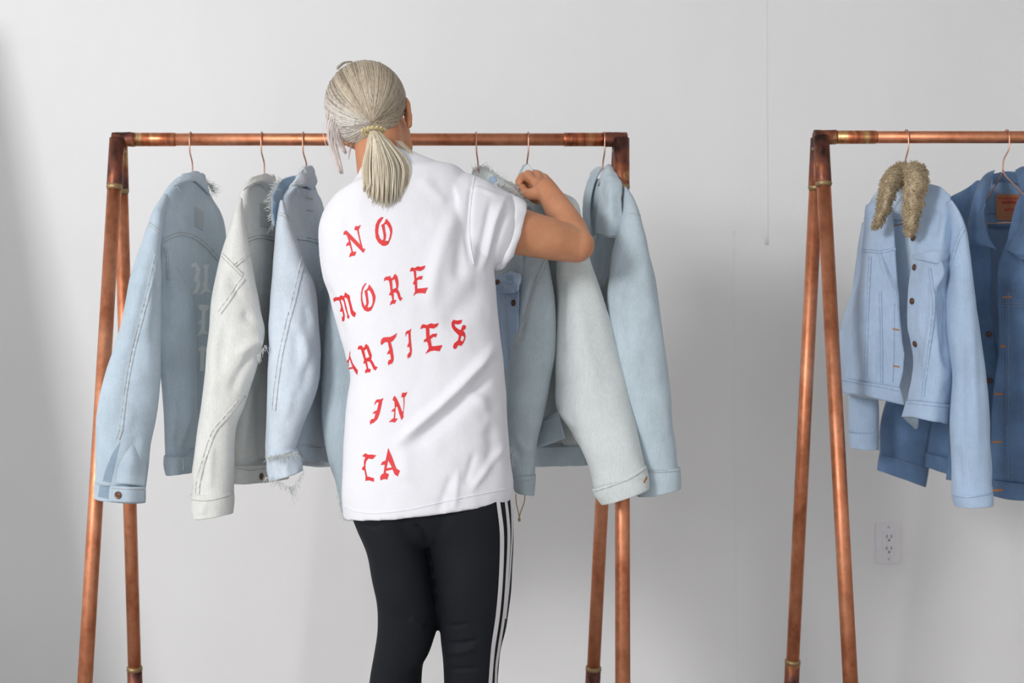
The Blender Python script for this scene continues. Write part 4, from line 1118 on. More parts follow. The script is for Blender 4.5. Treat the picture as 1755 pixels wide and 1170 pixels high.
def blob_mesh(segs, balls=(), voxel=0.004, smooth=6, extra=()):
    """Tapered capsules fused into one continuous surface."""
    parts = list(extra)
    for (a, ra), (b, rb) in segs:
        bm = bmesh.new()
        for p, r in ((a, ra), (b, rb)):
            bmesh.ops.create_icosphere(bm, subdivisions=3 if r > 0.02 else 2, radius=r, matrix=Matrix.Translation(Vector(p)))
        bmesh.ops.convex_hull(bm, input=bm.verts)
        for v in [v for v in bm.verts if not v.link_faces]: bm.verts.remove(v)
        bm.verts.index_update()
        parts.append((np.array([v.co[:] for v in bm.verts]), [[v.index for v in f.verts] for f in bm.faces]))
        bm.free()
    for cen, M in balls:
        bm = bmesh.new()
        bmesh.ops.create_icosphere(bm, subdivisions=4, radius=1.0)
        V = np.array([v.co[:] for v in bm.verts]) @ np.asarray(M).T + np.asarray(cen)
        Fq = [[v.index for v in f.verts] for f in bm.faces]
        bm.free()
        parts.append(orient(V, Fq))
    V, Fs = merge(parts)
    me = bpy.data.meshes.new('tmp'); me.from_pydata(V.tolist(), [], Fs); me.update()
    o = bpy.data.objects.new('tmp', me); COL.objects.link(o)
    md = o.modifiers.new('r', 'REMESH'); md.mode = 'VOXEL'; md.voxel_size = voxel; md.adaptivity = 0
    if smooth:
        ms = o.modifiers.new('s', 'SMOOTH'); ms.factor = 0.5; ms.iterations = smooth
    dg = bpy.context.evaluated_depsgraph_get()
    ev = o.evaluated_get(dg); m2 = ev.to_mesh()
    n = len(m2.vertices)
    V2 = np.empty(n * 3); m2.vertices.foreach_get('co', V2); V2 = V2.reshape(-1, 3)
    F2 = [list(p.vertices) for p in m2.polygons]
    ev.to_mesh_clear()
    bpy.data.objects.remove(o); bpy.data.meshes.remove(me)
    return V2, F2

def chain(pts): return list(zip(pts[:-1], pts[1:]))

hipR, hipL = P4(790, 870, 2.80, 0.070), P4(685, 875, 2.80, 0.070)
segs = []
# legs (under the leggings)
legR = [P4(800, 900, 2.80, .055), P4(808, 960, 2.80, .052), P4(812, 1080, 2.79, .040), P4(808, 1140, 2.80, .036), P4(802, 1230, 2.82, .034), P4(798, 1330, 2.84, .028), P4(796, 1460, 2.84, .028)]
legL = [P4(680, 900, 2.80, .055), P4(686, 960, 2.80, .048), P4(697, 1060, 2.80, .038), P4(690, 1120, 2.81, .034), P4(678, 1220, 2.84, .033), P4(672, 1330, 2.85, .028), P4(672, 1460, 2.85, .028)]
segs += chain(legR) + chain(legL)
for lx, yy in ((796, 2.84), (672, 2.85)):
    a = P(lx, 1460, yy)
    segs.append(((np.array([a[0], yy - 0.02, 0.05]), 0.030), (np.array([a[0], yy + 0.12, 0.035]), 0.026)))
# trunk
segs += [(hipR, hipL), (P4(690, 800, 2.80, .078), P4(785, 795, 2.80, .078)), (P4(690, 650, 2.80, .074), P4(775, 640, 2.80, .074)),
         (P4(655, 500, 2.81, .078), P4(760, 490, 2.81, .078)), (P4(630, 410, 2.83, .062), P4(760, 380, 2.82, .062)), (P4(605, 392, 2.83, .048), P4(785, 350, 2.82, .048))]
segs += chain([P4(738, 870, 2.80, .08), P4(730, 700, 2.80, .09), P4(706, 540, 2.81, .09), P4(695, 430, 2.83, .07), P4(680, 350, 2.84, .052), P4(655, 300, 2.85, .050), P4(648, 230, 2.875, .050)])
# right arm, raised to the rail
segs += chain([P4(795, 362, 2.81, .050), P4(840, 385, 2.82, .049), P4(890, 397, 2.84, .047), P4(945, 410, 2.86, .0425), P4(988, 421, 2.88, .0350)])
segs += chain([P4(988, 421, 2.88, .0350), P4(977, 394, 2.905, .0352), P4(961, 365, 2.94, .0305), P4(945, 338, 2.975, .0250), P4(936, 325, 2.99, .0240)])
segs.append((P4(990, 420, 2.877, .0345), P4(1000, 431, 2.875, .0145)))
# left arm, reaching forward in front of the body
segs += chain([P4(590, 392, 2.85, .048), P4(608, 470, 2.86, .042), P4(622, 530, 2.87, .037), P4(650, 500, 2.91, .034), P4(690, 460, 2.95, .027), P4(706, 445, 2.96, .024)])
# hands: palm from two metacarpal rows, four fingers and a thumb each
def hand(wrist, knuck, fingers, thumb, pr):
    s = []
    for kk in knuck: s.append(((wrist, pr * 1.15), (kk, pr)))
    for a, b in zip(knuck[:-1], knuck[1:]): s.append(((a, pr), (b, pr)))
    for f in fingers: s += chain(f)
    s += chain(thumb)
    return s
k1, k2, k3, k4 = P(905, 303, 3.035), P(919, 303, 3.045), P(932, 309, 3.048), P(940, 317, 3.045)
fr = .0095
def fing(k, d, rr=fr):
    return [(k, rr + .001), (k + np.array(d[0]), rr), (k + np.array(d[1]), rr * .92), (k + np.array(d[2]), rr * .84)]
for kq in (k1, k2, k3, k4):
    segs.append(((kq + np.array([0, -.004, .004]), .0118), (kq + np.array([.004, -.020, -.004]), .0085)))
segs += hand(P(934, 325, 2.995), [k1, k2, k3, k4],
             [[(k1, .0105), P4(895, 302, 3.050, .0092), P4(889, 311, 3.055, .0086), P4(891, 320, 3.045, .0080)],
              fing(k2, [(-.020, .018, -.004), (-.030, .020, -.022), (-.022, .012, -.036)]),
              fing(k3, [(-.022, .022, -.008), (-.032, .022, -.026), (-.022, .012, -.040)]),
              fing(k4, [(-.020, .020, -.010), (-.030, .018, -.026), (-.022, .010, -.036)], .0085)],
             [P4(921, 331, 2.995, .0155), P4(908, 333, 3.005, .0125), P4(899, 328, 3.02, .0100), P4(896, 321, 3.035, .0085)], .0112)
w2 = P(706, 445, 2.96)
kk = [w2 + np.array(v) for v in ((.050, .040, .022), (.058, .042, .006), (.058, .040, -.010), (.052, .034, -.025))]
segs += hand(w2, kk, [[(q, .010), (q + np.array([.018, .028, 0.0]), .0092), (q + np.array([.020, .046, -.012]), .0085), (q + np.array([.014, .054, -.026]), .0078)] for q in kk],
             [(w2 + np.array([.012, .012, .016]), .015), (w2 + np.array([.018, .04, .034]), .012), (w2 + np.array([.026, .062, .036]), .0095), (w2 + np.array([.034, .078, .030]), .0085)], .0125)
# head: tilted to the left, looking down at the rail
HC = P(628, 190, 2.885)
up = np.array([-0.20, 0.28, 0.93]); up /= np.linalg.norm(up)
fw = np.array([0.16, 0.95, -0.25]); fw -= up * (fw @ up); fw /= np.linalg.norm(fw)
rt_ = np.cross(fw, up)
def HP(x, y, z): return HC + rt_ * x + fw * y + up * z
HM = np.stack([rt_, fw, up], 1)
balls = [(HP(0, 0.0, 0.012), HM @ np.diag([.074, .088, .080])), (HP(0.014, 0.045, -0.045), HM @ np.diag([.060, .052, .068])),
         (HP(0.024, 0.080, -0.09), HM @ np.diag([.024, .020, .020])), (HP(0.020, 0.055, -0.070), HM @ np.diag([.052, .045, .035]))]
segs += [((HP(0, .092, -.005), .010), (HP(0, .112, -.038), .012)), ((HP(-.03, .088, .006), .012), (HP(.03, .088, .006), .012)),
         ((HP(-.014, .096, -.066), .008), (HP(.014, .096, -.066), .008)), ((HP(-.013, .096, -.074), .008), (HP(.013, .096, -.074), .008)),
         ((HP(-.036, .074, -.03), .018), (HP(-.05, .05, -.03), .016)), ((HP(.036, .074, -.03), .018), (HP(.05, .05, -.03), .016))]
for sx in (1, -1):
    e = HP(sx * (.082 if sx > 0 else .070), .004, -.024)
    for a, b, r in (((0, -.006, .026), (.004, -.014, .012), .0065), ((.004, -.014, .012), (.002, -.008, -.012), .006), ((.002, -.008, -.012), (-.004, .002, -.030), .0062), ((0, -.006, .026), (-.002, .006, .022), .0055), ((-.004, .002, .01), (-.004, .0, -.016), .007)):
        segs.append(((e + rt_ * sx * a[0] + fw * a[1] + up * a[2], r), (e + rt_ * sx * b[0] + fw * b[1] + up * b[2], r)))
bV, bF = blob_mesh(segs, balls, 0.0036, 4)
hp = P(738, 900, 2.80)
woman = mesh_obj('person', bV, bF, M_skin, origin=(hp[0], 2.80, 0))
tag(woman, 'woman seen from behind in white printed T-shirt and black striped leggings, sorting jackets', 'person')
M_eye = plain('eye_white', rgb(230, 228, 224), 0.25); M_iris = plain('iris', rgb(80, 96, 100), 0.25)
for sx in (1, -1):
    mesh_obj('eye', *lathe([(.001, -.010), (.007, -.007), (.010, 0), (.007, .007), (.001, .010)], HP(sx * .031, .080, -.010), fw, 16), M_eye, woman)
    mesh_obj('iris', *lathe([(.0055, 0), (.004, .0016), (.001, .002)], HP(sx * .031, .0895, -.010), fw, 14), M_iris, woman)
M_lip = plain('lips', rgb(196, 112, 104), 0.5)
mesh_obj('mouth', *tube(spline(np.array([HP(-.022, .093, -.070), HP(0, .105, -.070), HP(.022, .093, -.070)]), 12), [.002] + [.004] * 10 + [.002], 8), M_lip, woman)

# T-shirt: trunk and sleeve fused, then the folds pressed in
TA = [(650, 322), (622, 326), (598, 333), (574, 344), (557, 360), (548, 385), (546, 412), (549, 442), (554, 475), (564, 505), (573, 540), (583, 575), (594, 613), (600, 645), (596, 690), (591, 745), (588, 800), (586, 850), (591, 888)]
TB = [(700, 294), (722, 290), (755, 287), (790, 293), (812, 318), (824, 355), (832, 395), (840, 430), (846, 463), (850, 497), (853, 532), (857, 570), (861, 605), (864, 640), (868, 682), (872, 735), (876, 790), (880, 830), (877, 853)]
trunk = loft(TA, TB, [2.85, 2.84, 2.82, 2.81, 2.80, 2.80, 2.80], [2.84, 2.83, 2.81, 2.80, 2.80, 2.80, 2.80],
             [0.05, 0.068, 0.082, 0.092, 0.098, 0.102, 0.106, 0.108, 0.110, 0.112, 0.113, 0.114, 0.114, 0.114, 0.116, 0.118, 0.122, 0.124, 0.124], nrow=130, nseg=120, ex=2.25, lip=False)
slvR = loft([(765, 300), (795, 296), (820, 305), (845, 321), (866, 334)], [(775, 440), (795, 465), (822, 464), (840, 458), (848, 457)], [2.80, 2.82, 2.85], [2.80, 2.81, 2.82], [0.07, 0.074, 0.074, 0.066, 0.058], nrow=50, nseg=80, ex=2.2, lip=False)
slvL = loft([(640, 365), (612, 360), (588, 374), (576, 396)], [(660, 470), (630, 482), (605, 488), (594, 492)], [2.84, 2.87, 2.92], [2.84, 2.86, 2.90], [0.05, 0.052, 0.048], nrow=40, nseg=60, lip=False)
tV, tF = blob_mesh([], [], 0.0038, 5, extra=[trunk, slvR, slvL])
tfolds = [([(862, 575), (815, 632), (760, 690), (715, 730), (668, 772)], 9, 0.011), ([(868, 596), (828, 650), (775, 706), (728, 745), (690, 778)], 11, -0.010),
          ([(845, 470), (800, 520), (760, 570)], 20, -0.006), ([(790, 345), (765, 400), (745, 470), (735, 540)], 14, 0.006), ([(800, 370), (790, 430), (786, 490)], 12, -0.006),
          ([(814, 296), (806, 345), (803, 400), (808, 466)], 5, -0.004), ([(824, 470), (836, 430), (848, 380), (868, 330)], 5, 0.004), ([(832, 470), (846, 430), (858, 395), (872, 355)], 5, -0.004),
          ([(816, 470), (824, 430), (834, 385), (846, 330)], 6, -0.004), ([(800, 322), (822, 322), (850, 334), (880, 345)], 4, 0.003),
          ([(862, 670), (838, 710), (844, 760), (836, 815)], 12, -0.005), ([(780, 676), (815, 680), (836, 706), (830, 750)], 10, 0.005), ([(872, 755), (840, 795), (800, 850)], 6, 0.004),
          ([(786, 800), (778, 880)], 5, 0.0025), ([(775, 810), (750, 885)], 7, -0.003), ([(815, 770), (796, 835)], 6, -0.003),
          ([(556, 480), (575, 530), (592, 590)], 8, -0.003), ([(700, 760), (690, 830)], 14, 0.003), ([(870, 640), (872, 740), (874, 820)], 6, -0.003),
          ([(585, 360), (578, 420), (580, 470)], 10, 0.003), ([(720, 300), (745, 330), (770, 350)], 10, 0.003)]
tV = displace(tV, tF, tfolds, [(0.0030, (14, 14, 9)), (0.0010, (40, 40, 30))])
shirt = mesh_obj('t_shirt', tV, tF, M_cotton, woman)
tb = bvh_of(tV, tF)
# rolled sleeve, hem band, shoulder seam
roll = loft([(864, 331), (872, 334), (881, 338), (889, 342)], [(846, 460), (853, 464), (858, 463), (862, 459)], [2.85, 2.86], [2.82, 2.825], [0.060, 0.064, 0.064, 0.061], nrow=18, nseg=80)
rV = displace(*roll, noise=[(0.0045, (34, 34, 34)), (0.0012, (90, 90, 90))], folds=[([(868, 336), (864, 380), (860, 420), (853, 458)], 3, -0.003)])
mesh_obj('rolled_cuff', rV, roll[1], M_cotton, shirt)
rb = ribbon(tb, [(590, 866), (612, 876), (639, 879), (694, 874), (776, 856), (830, 845), (874, 836)], 0.0022, 0.0010)
mesh_obj('hem_seam', *rb, M_cotton, shirt)
rb = ribbon(tb, [(813, 300), (807, 340), (804, 380), (806, 420), (812, 452)], 0.004, 0.0010)
mesh_obj('shoulder_seam', *rb, M_cotton, shirt)
ncx = spline(np.array([P(626, 322, 2.79), P(650, 330, 2.77), P(690, 322, 2.77), P(722, 300, 2.785)]), 24)
mesh_obj('neck_band', *tube(ncx, 0.006, 10), M_cotton, shirt)

# the red lettering, one piece per letter
LET = []
def letter(o, k, *polys): LET.append([crop(o[0], o[1], k, p) for p in polys])
A, B_, C_, D_, E_, F_, G_, H_ = (580, 360), (560, 450), (645, 440), (580, 550), (645, 540), (710, 530), (625, 660), (610, 755)
k = 11.7
letter(A, k, [(100,495),(110,440),(150,405),(185,430),(420,670),(470,720),(490,765),(540,780),(500,860),(240,590),(190,520),(150,490)],
       [(320,400),(340,320),(390,325),(450,298),(405,400),(435,560),(490,770),(450,720),(415,580),(375,405)],
       [(165,500),(195,520),(235,600),(290,835),(360,830),(330,915),(270,920),(215,945),(235,870),(265,835),(230,710),(190,705),(155,730),(165,675),(210,630),(190,560)])
letter(A, k, [(905,145),(860,140),(790,200),(745,300),(735,420),(750,560),(800,650),(880,715),(950,715),(1000,680),(1000,620),(880,610),(830,560),(800,470),(800,380),(820,280)],
       [(960,170),(1030,250),(1075,350),(1080,440),(1050,570),(1000,680),(960,640),(1000,620),(1025,540),(1040,450),(1020,370),(970,285),(925,285),(935,380),(955,500),(950,570),(925,630),(880,610),(905,580),(905,500),(885,400),(860,300),(920,260)])
kb = 10.64
letter(B_, kb, [(120,660),(150,630),(230,625),(265,590),(290,608),(320,605),(335,540),(420,600),(430,680),(480,870),(535,920),(510,995),(470,970),(445,930),(410,760),(380,660),(350,635),(320,640),(345,740),(395,945),(415,970),(405,1030),(370,990),(380,960),(345,850),(310,700),(280,670),(255,680),(290,800),(330,950),(325,1050),(290,1075),(280,1000),(305,965),(290,890),(245,890),(260,830),(265,800),(235,690),(180,685),(135,715)])
letter(B_, kb, [(730,370),(690,385),(645,460),(625,560),(625,680),(645,790),(690,870),(750,895),(810,870),(830,815),(740,815),(690,790),(655,700),(645,600),(655,510),(690,430)],
       [(775,395),(850,500),(890,610),(885,680),(850,790),(810,870),(770,820),(820,790),(840,710),(835,620),(810,550),(775,500),(740,510),(755,640),(765,730),(740,815),(700,800),(725,740),(715,640),(690,520),(745,470)])
letter(C_, k, [(250,470),(310,450),(320,560),(325,660),(345,730),(350,860),(400,865),(370,940),(320,940),(270,975),(290,900),(320,860),(300,770),(250,770),(285,690),(270,560)],
       [(150,490),(160,430),(190,398),(240,395),(280,380),(290,425),(320,430),(310,490),(250,475),(190,465)],
       [(320,430),(370,340),(420,385),(440,480),(445,560),(430,640),(400,690),(325,690),(325,655),(400,615),(390,530),(365,445),(320,470)],
       [(380,650),(430,650),(465,720),(490,810),(525,825),(480,890),(440,830),(415,740),(380,710),(325,730),(325,660)])
letter(C_, k, [(670,295),(690,230),(715,210),(770,225),(825,190),(890,200),(985,175),(960,240),(890,285),(830,280),(790,270),(740,285)],
       [(745,280),(795,280),(800,430),(815,480),(820,640),(780,700),(740,775),(775,700),(770,560),(730,545),(765,460)],
       [(800,430),(860,390),(935,385),(905,460),(860,450),(805,480)],
       [(780,690),(815,640),(880,632),(1035,615),(980,735),(880,725),(800,735),(745,780)])
letter(D_, k, [(240,600),(225,650),(235,700),(290,850),(390,990),(380,1080),(340,1020),(300,950),(215,965),(215,930),(290,920),(240,780),(215,760),(205,900),(195,1000),(250,1025),(200,1110),(165,1040),(190,1000),(200,860),(165,840),(180,790),(210,760)])
letter(D_, k, [(455,570),(510,560),(550,740),(575,820),(600,950),(650,960),(635,1030),(590,1025),(540,1045),(540,990),(570,950),(545,850),(500,850),(520,780)],
       [(390,570),(400,510),(430,492),(475,490),(490,530),(520,530),(515,590),(455,570),(430,565)],
       [(515,530),(555,455),(605,500),(640,600),(670,680),(660,760),(600,800),(545,790),(550,745),(625,720),(590,620),(570,555),(515,590)],
       [(600,770),(660,770),(710,850),(735,905),(785,920),(745,990),(710,970),(670,880),(630,810),(570,810)])
letter(E_, k, [(85,560),(100,490),(140,445),(200,438),(280,435),(350,400),(415,355),(390,440),(330,515),(280,545),(230,540),(170,540),(105,600)],
       [(230,535),(290,540),(325,680),(350,850),(340,920),(310,975),(285,970),(245,1005),(230,950),(250,900),(295,880),(280,780),(245,770),(215,790),(230,730),(262,690)])
letter(E_, k, [(580,430),(585,350),(610,315),(660,300),(700,265),(685,330),(690,480),(712,700),(705,780),(680,845),(650,845),(630,875),(620,800),(650,755),(672,730),(665,640),(615,635),(650,540),(640,370),(605,375)])
letter(F_, k, [(120,395),(140,325),(180,295),(250,315),(335,278),(400,295),(490,275),(460,340),(390,385),(310,375),(180,375)],
       [(230,370),(300,370),(305,520),(325,600),(350,740),(300,800),(225,885),(290,780),(265,660),(225,645),(185,660),(200,605),(240,580)],
       [(305,530),(370,490),(460,485),(430,565),(390,545),(320,600)],
       [(290,770),(345,738),(420,735),(565,715),(505,840),(400,825),(320,840),(225,890)])
letter(F_, k, [(780,210),(850,225),(960,210),(940,280),(880,305),(800,290),(820,350),(900,410),(935,410),(960,330),(990,310),(1030,330),(1030,380),(1000,410),(975,420),(1010,470),(985,535),(940,530),(895,525),(850,480),(790,420),(750,350),(745,270)],
       [(985,450),(1010,470),(1025,540),(1015,600),(980,680),(935,735),(960,650),(1000,580),(985,535)],
       [(895,515),(940,530),(920,620),(970,650),(935,735),(885,715),(865,740),(830,795),(790,790),(775,740),(800,680),(875,620)])
kg = 14.625
letter(G_, kg, [(245,500),(265,410),(310,355),(400,350),(470,320),(440,400),(410,560),(370,720),(320,850),(220,945),(190,945),(140,985),(135,910),(170,850),(240,835),(275,710),(195,710),(250,650),(310,625),(355,430),(300,430)])
letter(G_, kg, [(700,375),(720,300),(750,262),(790,310),(860,450),(935,650),(965,740),(975,795),(920,875),(870,720),(820,540),(780,530),(745,400)],
       [(745,390),(790,520),(775,560),(760,830),(830,835),(755,935),(690,915),(605,930),(690,840),(725,830),(745,655),(665,660),(710,600),(755,570)],
       [(945,180),(1000,190),(1070,165),(1025,270),(995,300),(995,480),(975,650),(965,790),(930,680),(965,640),(975,480),(970,305),(915,295)])
letter(H_, kg, [(160,390),(235,312),(310,350),(400,345),(510,365),(430,455),(380,462),(320,440),(260,510),(240,600),(240,700),(285,890),(455,940),(450,1030),(330,990),(240,1005),(245,885),(215,740),(155,730),(170,660),(205,640),(205,520),(240,415)])
letter(H_, kg, [(810,185),(830,230),(810,490),(770,680),(745,800),(830,840),(785,970),(710,960),(615,990),(610,900),(650,840),(695,815),(725,600),(625,610),(660,530),(745,495),(770,380)],
       [(810,185),(905,400),(1010,690),(1105,750),(1050,895),(970,840),(925,730),(890,640),(810,490),(780,480)],
       [(760,690),(900,670),(920,720),(760,755)])
for polys in LET:
    d = decal(tb, polys, 0.0008, maxe=2.5)
    if d: mesh_obj('red_letter', *d, M_print, shirt, smooth=False)

# leggings
LR = loft([(700, 850), (701, 880), (712, 905), (730, 928), (743, 987), (750, 1037), (755, 1094), (760, 1140), (762, 1180), (764, 1260), (768, 1360), (772, 1440)],
          [(876, 840), (878, 865), (879, 890), (879, 933), (876, 1009), (868, 1066), (859, 1108), (855, 1150), (853, 1180), (846, 1260), (832, 1360), (822, 1440)],
          [2.80, 2.80, 2.82, 2.84], [2.80, 2.80, 2.82, 2.84], [0.105, 0.110, 0.106, 0.098, 0.086, 0.074, 0.062, 0.054, 0.040, 0.034], nrow=110, nseg=72, lip=False)
LL = loft([(600, 850), (603, 880), (612, 905), (629, 947), (639, 998), (646, 1043), (646, 1085), (641, 1125), (632, 1172), (630, 1250), (640, 1360), (646, 1440)],
          [(750, 850), (742, 880), (728, 905), (736, 950), (746, 1010), (750, 1043), (748, 1076), (738, 1108), (726, 1130), (720, 1200), (708, 1360), (698, 1440)],
          [2.80, 2.80, 2.82, 2.85], [2.80, 2.80, 2.82, 2.85], [0.100, 0.100, 0.094, 0.086, 0.074, 0.066, 0.058, 0.052, 0.040, 0.034], nrow=110, nseg=72, lip=False)
LP = loft([(604, 845), (611, 880), (640, 912), (690, 932)], [(874, 838), (876, 870), (848, 902), (765, 930)], [2.80], [2.80], [0.105, 0.106, 0.092, 0.06], nrow=40, nseg=72, lip=False)
gV, gF = blob_mesh([], [], 0.0042, 4, extra=[LR, LL, LP])
gV = displace(gV, gF, [([(758, 1071), (785, 1072), (808, 1068)], 3, -0.003), ([(758, 1102), (790, 1103), (820, 1097)], 3.5, -0.005), ([(758, 1117), (790, 1117), (820, 1110)], 4, 0.003),
                       ([(762, 1147), (800, 1146), (835, 1143)], 3, -0.003), ([(612, 897), (640, 902), (662, 898)], 3, -0.003), ([(706, 895), (722, 911), (735, 935)], 3, -0.006), ([(700, 1060), (730, 1075)], 6, 0.003)],
              [(0.0015, (18, 18, 18))])
leg = mesh_obj('leggings', gV, gF, M_black, woman)
gb = bvh_of(gV, gF)
def stripe(cs, wpx):
    q = spline(np.array(cs, float), 60)
    ww = np.interp(np.linspace(0, 1, 60), np.linspace(0, 1, len(wpx)), wpx)
    d = np.gradient(q, axis=0); d /= np.linalg.norm(d, axis=1, keepdims=True)
    n = np.stack([-d[:, 1], d[:, 0]], 1)
    a, b = q + n * ww[:, None] / 2, q - n * ww[:, None] / 2
    return [[tuple(a[i]), tuple(a[i + 1]), tuple(b[i + 1]), tuple(b[i])] for i in range(59)]
for cs, wp in (([(851.5, 846), (855.5, 875), (859.5, 911), (858.5, 981), (853, 1052), (845, 1108), (842, 1140), (840, 1169), (836, 1220)], [6, 7, 7, 7, 7, 6, 7]),
               ([(864, 843), (867, 862), (871.5, 911), (869, 981), (863.5, 1052), (855, 1108), (850.5, 1140), (849, 1169), (845, 1220)], [4.5, 5, 5, 5, 4.5, 4, 4]),
               ([(873.5, 840), (876.3, 870), (877.3, 911), (875.4, 950), (871, 1009), (866, 1060)], [3, 2.6, 2.4, 2.4, 2])):
    d = decal(gb, stripe(cs, wp), 0.0008, 4, skirt=False)
    if d: mesh_obj('white_stripe', *d, M_stripe, leg)
M_shoe = plain('white_trainer', rgb(226, 226, 226), 0.6); M_sole = plain('pale_sole', rgb(210, 208, 202), 0.7)
for lx, yy in ((797, 2.84), (672, 2.85)):
    a = P(lx, 1460, yy)
    V, Fs = blob_mesh([((np.array([a[0], yy - 0.03, 0.062]), .040), (np.array([a[0], yy + .03, .075]), .038)), ((np.array([a[0], yy + .02, .06]), .042), (np.array([a[0], yy + .15, .042]), .034))], [], 0.005, 6)
    V[:, 2] = np.maximum(V[:, 2], 0.012)
    so_ = mesh_obj('shoe', V, Fs, M_shoe, woman)
    V, Fs = blob_mesh([((np.array([a[0], yy - 0.03, 0.03]), .045), (np.array([a[0], yy + .15, .03]), .042))], [], 0.006, 4)
    V[:, 2] = np.clip(V[:, 2], 0.0, 0.022)
    mesh_obj('sole', V, Fs, M_sole, so_)

# hair, combed back to a low ponytail
RAD = np.array([0.0838, 0.096, 0.0905])
HC2 = P(627, 181, 2.885)
p0 = np.array([(640 - 627) * 2.8 / F / RAD[0], 0, -(222 - 181) * 2.8 / F / RAD[2]])
p0[1] = -math.sqrt(max(0.05, 1 - p0[0] ** 2 - p0[2] ** 2))
e1 = np.cross(np.array([0, 0, 1.0]), p0); e1 /= np.linalg.norm(e1)
if e1[0] < 0: e1 = -e1
e2 = np.cross(p0, e1)
if e2[2] < 0: e2 = -e2
TH = np.radians(np.interp(np.arange(360), [0, 15, 30, 50, 90, 130, 165, 190, 205, 222, 240, 262, 285, 325, 345, 360],
                          [52, 72, 92, 112, 138, 136, 122, 104, 86, 62, 42, 26, 22, 24, 38, 52]))
TH = np.convolve(np.concatenate([TH[-8:], TH, TH[:8]]), np.ones(9) / 9, 'same')[8:-8]
def tone(phi, th, rnd):
    """Hair colour: ash, darker at the roots and on the right, platinum on the left."""
    base = np.array([lin(204), lin(191), lin(170)])
    root_c = np.array([lin(118), lin(98), lin(78)])
    plat = np.array([lin(226), lin(222), lin(216)])
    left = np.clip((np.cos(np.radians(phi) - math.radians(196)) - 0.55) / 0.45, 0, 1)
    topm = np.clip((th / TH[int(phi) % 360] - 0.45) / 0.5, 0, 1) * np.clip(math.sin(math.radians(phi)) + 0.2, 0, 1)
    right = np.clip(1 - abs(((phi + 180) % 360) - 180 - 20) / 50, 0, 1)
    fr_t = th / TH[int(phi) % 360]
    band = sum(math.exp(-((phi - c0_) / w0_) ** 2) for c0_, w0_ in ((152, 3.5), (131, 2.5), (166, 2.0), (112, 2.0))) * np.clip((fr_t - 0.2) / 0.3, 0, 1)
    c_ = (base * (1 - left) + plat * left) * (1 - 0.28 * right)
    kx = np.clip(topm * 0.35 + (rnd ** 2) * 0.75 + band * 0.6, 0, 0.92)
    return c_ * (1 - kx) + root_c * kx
ng, nm = 720, 44
gr = np.zeros(ng)
for f_, a_ in ((17, .35), (31, .5), (53, .6), (97, .5), (151, .3)):
    gr += a_ * np.sin(np.arange(ng) / ng * 2 * math.pi * f_ + rng.uniform(0, 6))
gr /= 1.6
hV, hC = [], []
for i in range(nm):
    for jx in range(ng):
        phi = jx * 360 / ng
        t = TH[int(phi) % 360] * (i / (nm - 1))
        u = p0 * math.cos(t) + (e1 * math.cos(math.radians(phi)) + e2 * math.sin(math.radians(phi))) * math.sin(t)
        amp = 0.0016 * min(1, t / 0.35)
        rr = 1 + gr[jx] * amp / 0.09
        if i == nm - 1: rr -= 0.05
        hV.append(HC2 + RAD * u * rr)
        hC.append(np.append(tone(phi, t, 0.5 + 0.5 * gr[(jx * 3 + 7) % ng] * 0.8), 1))
hV = np.array(hV)
hF = [[i * ng + jx, i * ng + (jx + 1) % ng, (i + 1) * ng + (jx + 1) % ng, (i + 1) * ng + jx] for i in range(nm - 1) for jx in range(ng)]
hF = [q[::-1] for q in hF]
hair = mesh_obj('hair', hV, hF, M_hair, woman, cols=np.array(hC))
# fine combed strands over the cap
parts, cols = [], []
for s in range(900):
    phi = rng.uniform(0, 360)
    tmax = TH[int(phi) % 360] * rng.uniform(0.8, 1.02)
    tt = np.linspace(0.05, tmax, 14)
    dphi = rng.normal(0, 3)
    pts = []
    for t in tt:
        ph = math.radians(phi + dphi * t / max(tmax, .3))
        u = p0 * math.cos(t) + (e1 * math.cos(ph) + e2 * math.sin(ph)) * math.sin(t)
        pts.append(HC2 + RAD * u * (1.0 + 0.010 * math.sin(t * 2) + rng.uniform(-.002, .004)))
    r0 = rng.uniform(.0006, .0014)
    V, Fs = tube(np.array(pts), np.concatenate([[r0 * .6], np.full(12, r0), [r0 * .5]]), 4, cap=False)
    parts.append((V, Fs))
    rd = rng.uniform(0, 1) ** 1.5
    cols.append(np.array([np.append(tone(phi, t, rd), 1) for t in tt for _ in range(4)]))
q = mesh_obj('combed_strands', *merge(parts), M_hair, hair, cols=np.concatenate(cols)); q['kind'] = 'stuff'
